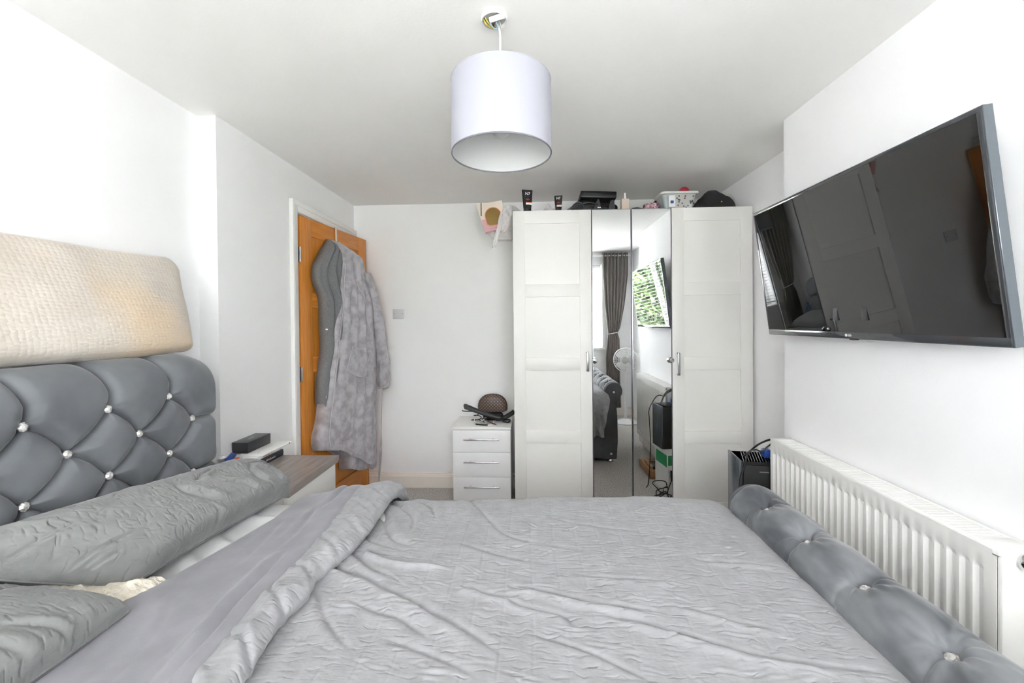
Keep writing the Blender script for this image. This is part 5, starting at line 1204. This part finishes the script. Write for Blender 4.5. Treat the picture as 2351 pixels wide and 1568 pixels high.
# cap and cloth
def blob(name, m, parent, cx_, cy2, w, d, h, seed, zpow=2.2, n=80, z0=None):
    U_, V_ = np.meshgrid(np.linspace(-1, 1, n), np.linspace(-1, 1, n), indexing='ij'); k = np.maximum(np.abs(U_), np.abs(V_))/np.maximum(np.hypot(U_, V_), 1e-6); k = np.where(np.hypot(U_, V_) < 1e-6, 1, k); Ud, Vd = U_*k, V_*k; r = np.hypot(Ud, Vd)
    hh = np.clip(1-r**zpow, 0, 1)**.5; A = np.stack([cx_+Ud*w*(1+.08*vnoise(Vd*2+5, Ud*0, seed)), cy2+Vd*d, (ZW if z0 is None else z0)+.001+hh*h*(1+vnoise(Ud*2.5, Vd*2.5, seed)*.5)+vnoise(Ud*7, Vd*7, seed+1)*.012*hh], -1)
    return gridobj(name, A, m, parent)
t = thing('baseball_hat', 'black cap and cloth heaped on the right end of the wardrobe', 'cap')
blob('crown', 'blackm', t, 1.22, 2.77, .135, .085, .122, 9); blob('fold', 'blackm', t, 1.12, 2.74, .055, .06, .062, 12)
MB().lathe([(0, -.002), (.004, -.001), (.004, .002)], (1.228, 2.693, ZW+.048), 10, 'y').build('button', 'chrome', t); relocate(t, (1.22, 2.77, ZW))
tag(blob('grey_cloth', 'gwire', None, 1.285, 2.86, .12, .07, .160, 15), 'pale grey cloth draped behind the black cap on the wardrobe', 'cloth')
tag(blob('dark_cloth', 'blackm', None, .875, 2.885, .05, .05, .10, 22), 'black bundle peeping out behind the left of the clear tub', 'cloth')

# carrier bag with a pink gift box hanging off the left side of the wardrobe
t = thing('gift_box', 'pink and cream card box with a gold window by the wardrobe top', 'box')
th0 = .16
M4 = Matrix.Translation((-.300, 2.86, 1.925)) @ Matrix.Rotation(-th0, 4, 'Y')
def P4(b): b.v = [tuple(M4 @ Vector(p)) for p in b.v]; return b
P4(MB().prism([(.0, 0), (.15, 0), (.15, .085), (.0-.012, .085)], 'y', 0, .07)).build('lower_card', 'pink', t, smooth=False)
P4(MB().prism([(-.012, .0851), (.15, .0851), (.15, .195), (-.030, .195)], 'y', 0, .07)).build('upper_card', 'cream', t, smooth=False)
win = [(.022, .045), (.045, .033), (.10, .033), (.13, .045)]+[(.074+.058*math.cos(a), .105+.055*math.sin(a)) for a in np.linspace(-.1, PI+.1, 20)]
P4(MB().prism(win, 'y', -.0012, .0005)).build('window_rim', 'salmon', t, smooth=False)
w2_ = [(.074+(p[0]-.074)*.91, .092+(p[1]-.092)*.92) for p in win]
P4(MB().prism(w2_, 'y', -.0022, .0002)).build('gold_window', 'gold', t, smooth=False)
text('lettering', 'REVOLUTION', .012, M4 @ frame((.072, -.0008, .015), (1, 0, 0), (0, 0, 1)), 'maroon', t, .0003)
MB().box((-.006, .0, .0), (.0, .002, .09), 0, 1, Matrix.Translation((-.322, 2.858, 2.035))).build('edge_strip', 'dark', t)
relocate(t, (-.23, 2.89, 1.93))
t = thing('carrier_bag', 'thin white carrier bag hanging from the wardrobe top around the pink gift box', 'bag')
nz_, nc_ = 90, 120; A = np.zeros((nz_, nc_, 3)); zz_ = np.linspace(2.10, 1.885, nz_)
for i, z in enumerate(zz_):
    f = i/(nz_-1); xl = np.interp(z, [1.885, 1.93, 1.98, 2.03, 2.10], [-.245, -.290, -.322, -.330, -.215]); xr = -.112; yc = 2.965; dy = np.interp(z, [1.885, 1.93, 2.03, 2.10], [.035, .085, .095, .05])
    for k in range(nc_):
        q = 2*PI*k/nc_; c_, s_ = math.cos(q), math.sin(q); c2 = np.sign(c_)*abs(c_)**.6; s2 = np.sign(s_)*abs(s_)**.6
        A[i, k] = ((xl+xr)/2+(xr-xl)/2*c2, yc+dy*s2, z)
nn = vnoise(np.linspace(0, 14, nz_)[:, None]+np.zeros((1, nc_)), np.zeros((nz_, 1))+np.linspace(0, 16, nc_)[None], 3)*.012; A[..., 1] += nn; A[..., 0] += nn*.6*np.clip((-A[..., 0]-.12)*30, 0, 1)
gridobj('sack', A, 'bagpoly', t, close_v=True)
# dense bunched front part and its dangling handles
def sheet_(pts_l, pts_r, name, amp=.006, n=60, sd=1):
    Lp, Rp = spline(pts_l, n), spline(pts_r, n); u = np.linspace(0, 1, 24); A = Lp[:, None]*(1-u)[None, :, None]+Rp[:, None]*u[None, :, None]
    A[..., 1] += vnoise(np.linspace(0, 9, n)[:, None]+0*u[None], u[None]*6+0*A[..., 1], sd)*amp*2; A[..., 1] -= np.sin(u*PI)[None]*.012
    gridobj(name, A, 'bagpoly', t, thick=.0006)
sheet_([(-.165, 2.82, 2.085), (-.195, 2.815, 2.03), (-.205, 2.815, 1.97), (-.185, 2.82, 1.91)], [(-.108, 2.82, 2.095), (-.112, 2.82, 2.03), (-.12, 2.82, 1.97), (-.165, 2.82, 1.905)], 'bunch', .012)
sheet_([(-.195, 2.815, 2.03), (-.212, 2.81, 1.95), (-.235, 2.81, 1.87), (-.250, 2.81, 1.80)], [(-.165, 2.815, 2.03), (-.182, 2.81, 1.95), (-.205, 2.81, 1.87), (-.222, 2.81, 1.81)], 'handle', .006, sd=4)
sheet_([(-.165, 2.84, 2.085), (-.10, 2.86, 2.10), (-.05, 2.87, 2.07), (.0, 2.88, 2.03)], [(-.16, 2.98, 2.09), (-.10, 3.0, 2.095), (-.05, 3.02, 2.06), (.0, 3.02, 2.02)], 'top_flap', .02, sd=6)
relocate(t, (-.22, 2.93, 1.89))

# ------------------------------------------------------------------ computer, boxes and cables in the alcove
t = thing('computer_tower', 'black computer tower with a meshed top between the radiator and the wardrobe', 'computer')
O4 = Matrix.Translation((.972, 1.965, .325)) @ Matrix.Rotation(-.14, 4, 'Z')
w_, d_, h_ = .205, .165, .325
MB().box((.010, .006, 0), (w_, d_, h_-.006), .002, 2, O4).build('case', 'blackm', t); MB().box((.018, -.001, .006), (w_-.002, .006, h_-.02), .002, 2, O4).build('front_cover', 'blackm', t)
MB().box((0, 0, 0), (.010, d_, h_), .003, 2, O4).build('side_panel', 'tvside', t)
MB().box((.010, .004, h_-.014), (w_, d_, h_-.006), 0, 1, O4).build('top_tray', 'black', t)
for k in range(16):
    MB().box((.016+k*.012, .006, h_-.006), (.019+k*.012, d_-.004, h_-.001), 0, 1, O4 @ Matrix(((1, .25, 0, 0), (0, 1, 0, 0), (0, 0, 1, 0), (0, 0, 0, 1))) @ Matrix.Translation((-.02 if k > 12 else 0, 0, 0))).build('mesh_bar', 'tvside', t, smooth=False)
MB().box((.085, -.0025, h_-.052), (.125, -.0005, h_-.047), 0, 1, O4).build('trim_strip', 'alu', t)
relocate(t, (1.07, 2.04, .325))
t = thing('cardboard_box', 'white and green printed box under the computer tower', 'box')
MB().box((.02, 0, 0), (.25, .22, .155), .003, 2, O4 @ Matrix.Translation((.0, .0, -.156))).build('carton', 'paper', t)
MB().box((.0192, .02, .03), (.02, .2, .12), 0, 1, O4 @ Matrix.Translation((0, 0, -.156))).build('print', 'green', t, smooth=False); MB().box((.02, .2202, .05), (.22, .2210, .125), 0, 1, O4 @ Matrix.Translation((0, 0, -.156))).build('print', 'green', t, smooth=False)
MB().lathe([(0, 0), (.012, 0), (.012, .0008), (0, .0008)], (0, 0, 0), 20, 'y', O4 @ Matrix.Translation((.06, .2212, -.05))).build('spot', 'white', t)
relocate(t, (1.08, 2.06, .17))
t = thing('cardboard_box', 'white box with black print on the floor, lowest of the pile under the computer', 'box')
MB().box((.025, 0, 0), (.24, .23, .166), .003, 2, O4 @ Matrix.Translation((-.005, .0, -.3235))).build('carton', 'paper', t)
for xx_ in (.04, .085): MB().box((xx_, .2302, .11), (xx_+.022, .2308, .135), 0, 1, O4 @ Matrix.Translation((-.005, 0, -.3235))).build('print', 'ink', t, smooth=False)
text('lettering', 'EX', .045, O4 @ Matrix.Translation((-.005, 0, -.3235)) @ frame((.10, .2306, .04), (-1, 0, 0), (0, 0, 1)), 'ink', t)
relocate(t, (1.08, 2.06, .002))
t = thing('power_brick', 'small black lattice sided adapter hanging in front of the printed boxes', 'adapter')
M4 = O4 @ Matrix.Translation((.03, .232, -.19)) @ Matrix.Rotation(.3, 4, 'Z')
MB().box((0, 0, 0), (.085, .05, .055), .003, 2, M4).build('body', 'dark', t)
MB().tube([M4 @ Vector(p) for p in ((.005, .051, .005), (.08, .051, .05))], .003, 6).tube([M4 @ Vector(p) for p in ((.005, .051, .05), (.08, .051, .005))], .003, 6).build('lattice', 'tvside', t)
relocate(t, (1.05, 2.2, .14))
t = thing('parcel', 'torn brown cardboard parcel under the radiator, seen in right mirror door', 'box')
A = np.zeros((40, 30, 3)); U_, V_ = np.meshgrid(np.linspace(-1, 1, 40), np.linspace(-1, 1, 30), indexing='ij')
M4 = Matrix.Translation((1.05, 1.72, 0))
MB().box((-.075, -.16, .001), (.075, .16, .07), .006, 2, M4).build('carton', 'card', t); MB().box((-.08, -.05, .062), (-.02, .12, .085), .004, 2, M4 @ Matrix.Rotation(.2, 4, 'Y')).build('flap', 'card', t)
MB().box((-.04, -.02, .072), (.03, .13, .095), .006, 2, M4).build('contents', 'blackm', t); relocate(t, (1.05, 1.72, 0))
def cable(label, pts, r=.0035, m='black', n=80): return tag(MB().tube(spline(pts, n), r, 8).build('cable', m), label, 'cable', 'cables by the computer')
cable('black cable arching from the radiator end down behind the footboard', [(1.20, 1.955, .735), (1.135, 1.955, .742), (1.095, 1.95, .722), (1.065, 1.95, .697), (1.035, 1.95, .705), (1.005, 1.95, .69), (.975, 1.93, .63), (.955, 1.93, .575), (.958, 1.93, .50), (.96, 1.95, .30), (.93, 2.0, .04), (.90, 2.05, .006)])
cable('black cable rising from the computer top over the radiator end', [(1.02, 2.02, .652), (1.04, 2.0, .685), (1.065, 1.98, .72), (1.10, 1.965, .745), (1.135, 1.96, .753), (1.19, 1.96, .75)])
cable('thinner grey cable close beside the one rising from the computer top', [(1.025, 2.03, .652), (1.05, 2.0, .692), (1.085, 1.98, .728), (1.13, 1.965, .748), (1.185, 1.968, .742)], .0024, 'tvside')
small('blue_plug', 'blue wrapped plug on the computer top against the radiator', 'plug', MB().box((1.10, 1.99, .651), (1.135, 2.03, .690), .008, 3), 'blue')
cable('tangled black cables on the carpet by the printed boxes', [(.96+.06*math.cos(a*1.1)+.012*math.sin(a*3), 2.22+.07*math.sin(a)+.01*math.cos(a*2.3), .008+.11*abs(math.sin(a*.37))*max(0, 1-a/22)) for a in np.linspace(0, 20, 60)], .0035, 'black', 260)
cable('black cable dropping from the adapter to the carpet, seen in right mirror door', [(1.03, 2.25, .15), (1.0, 2.27, .10), (.985, 2.28, .05), (1.01, 2.30, .008), (1.10, 2.34, .006)])
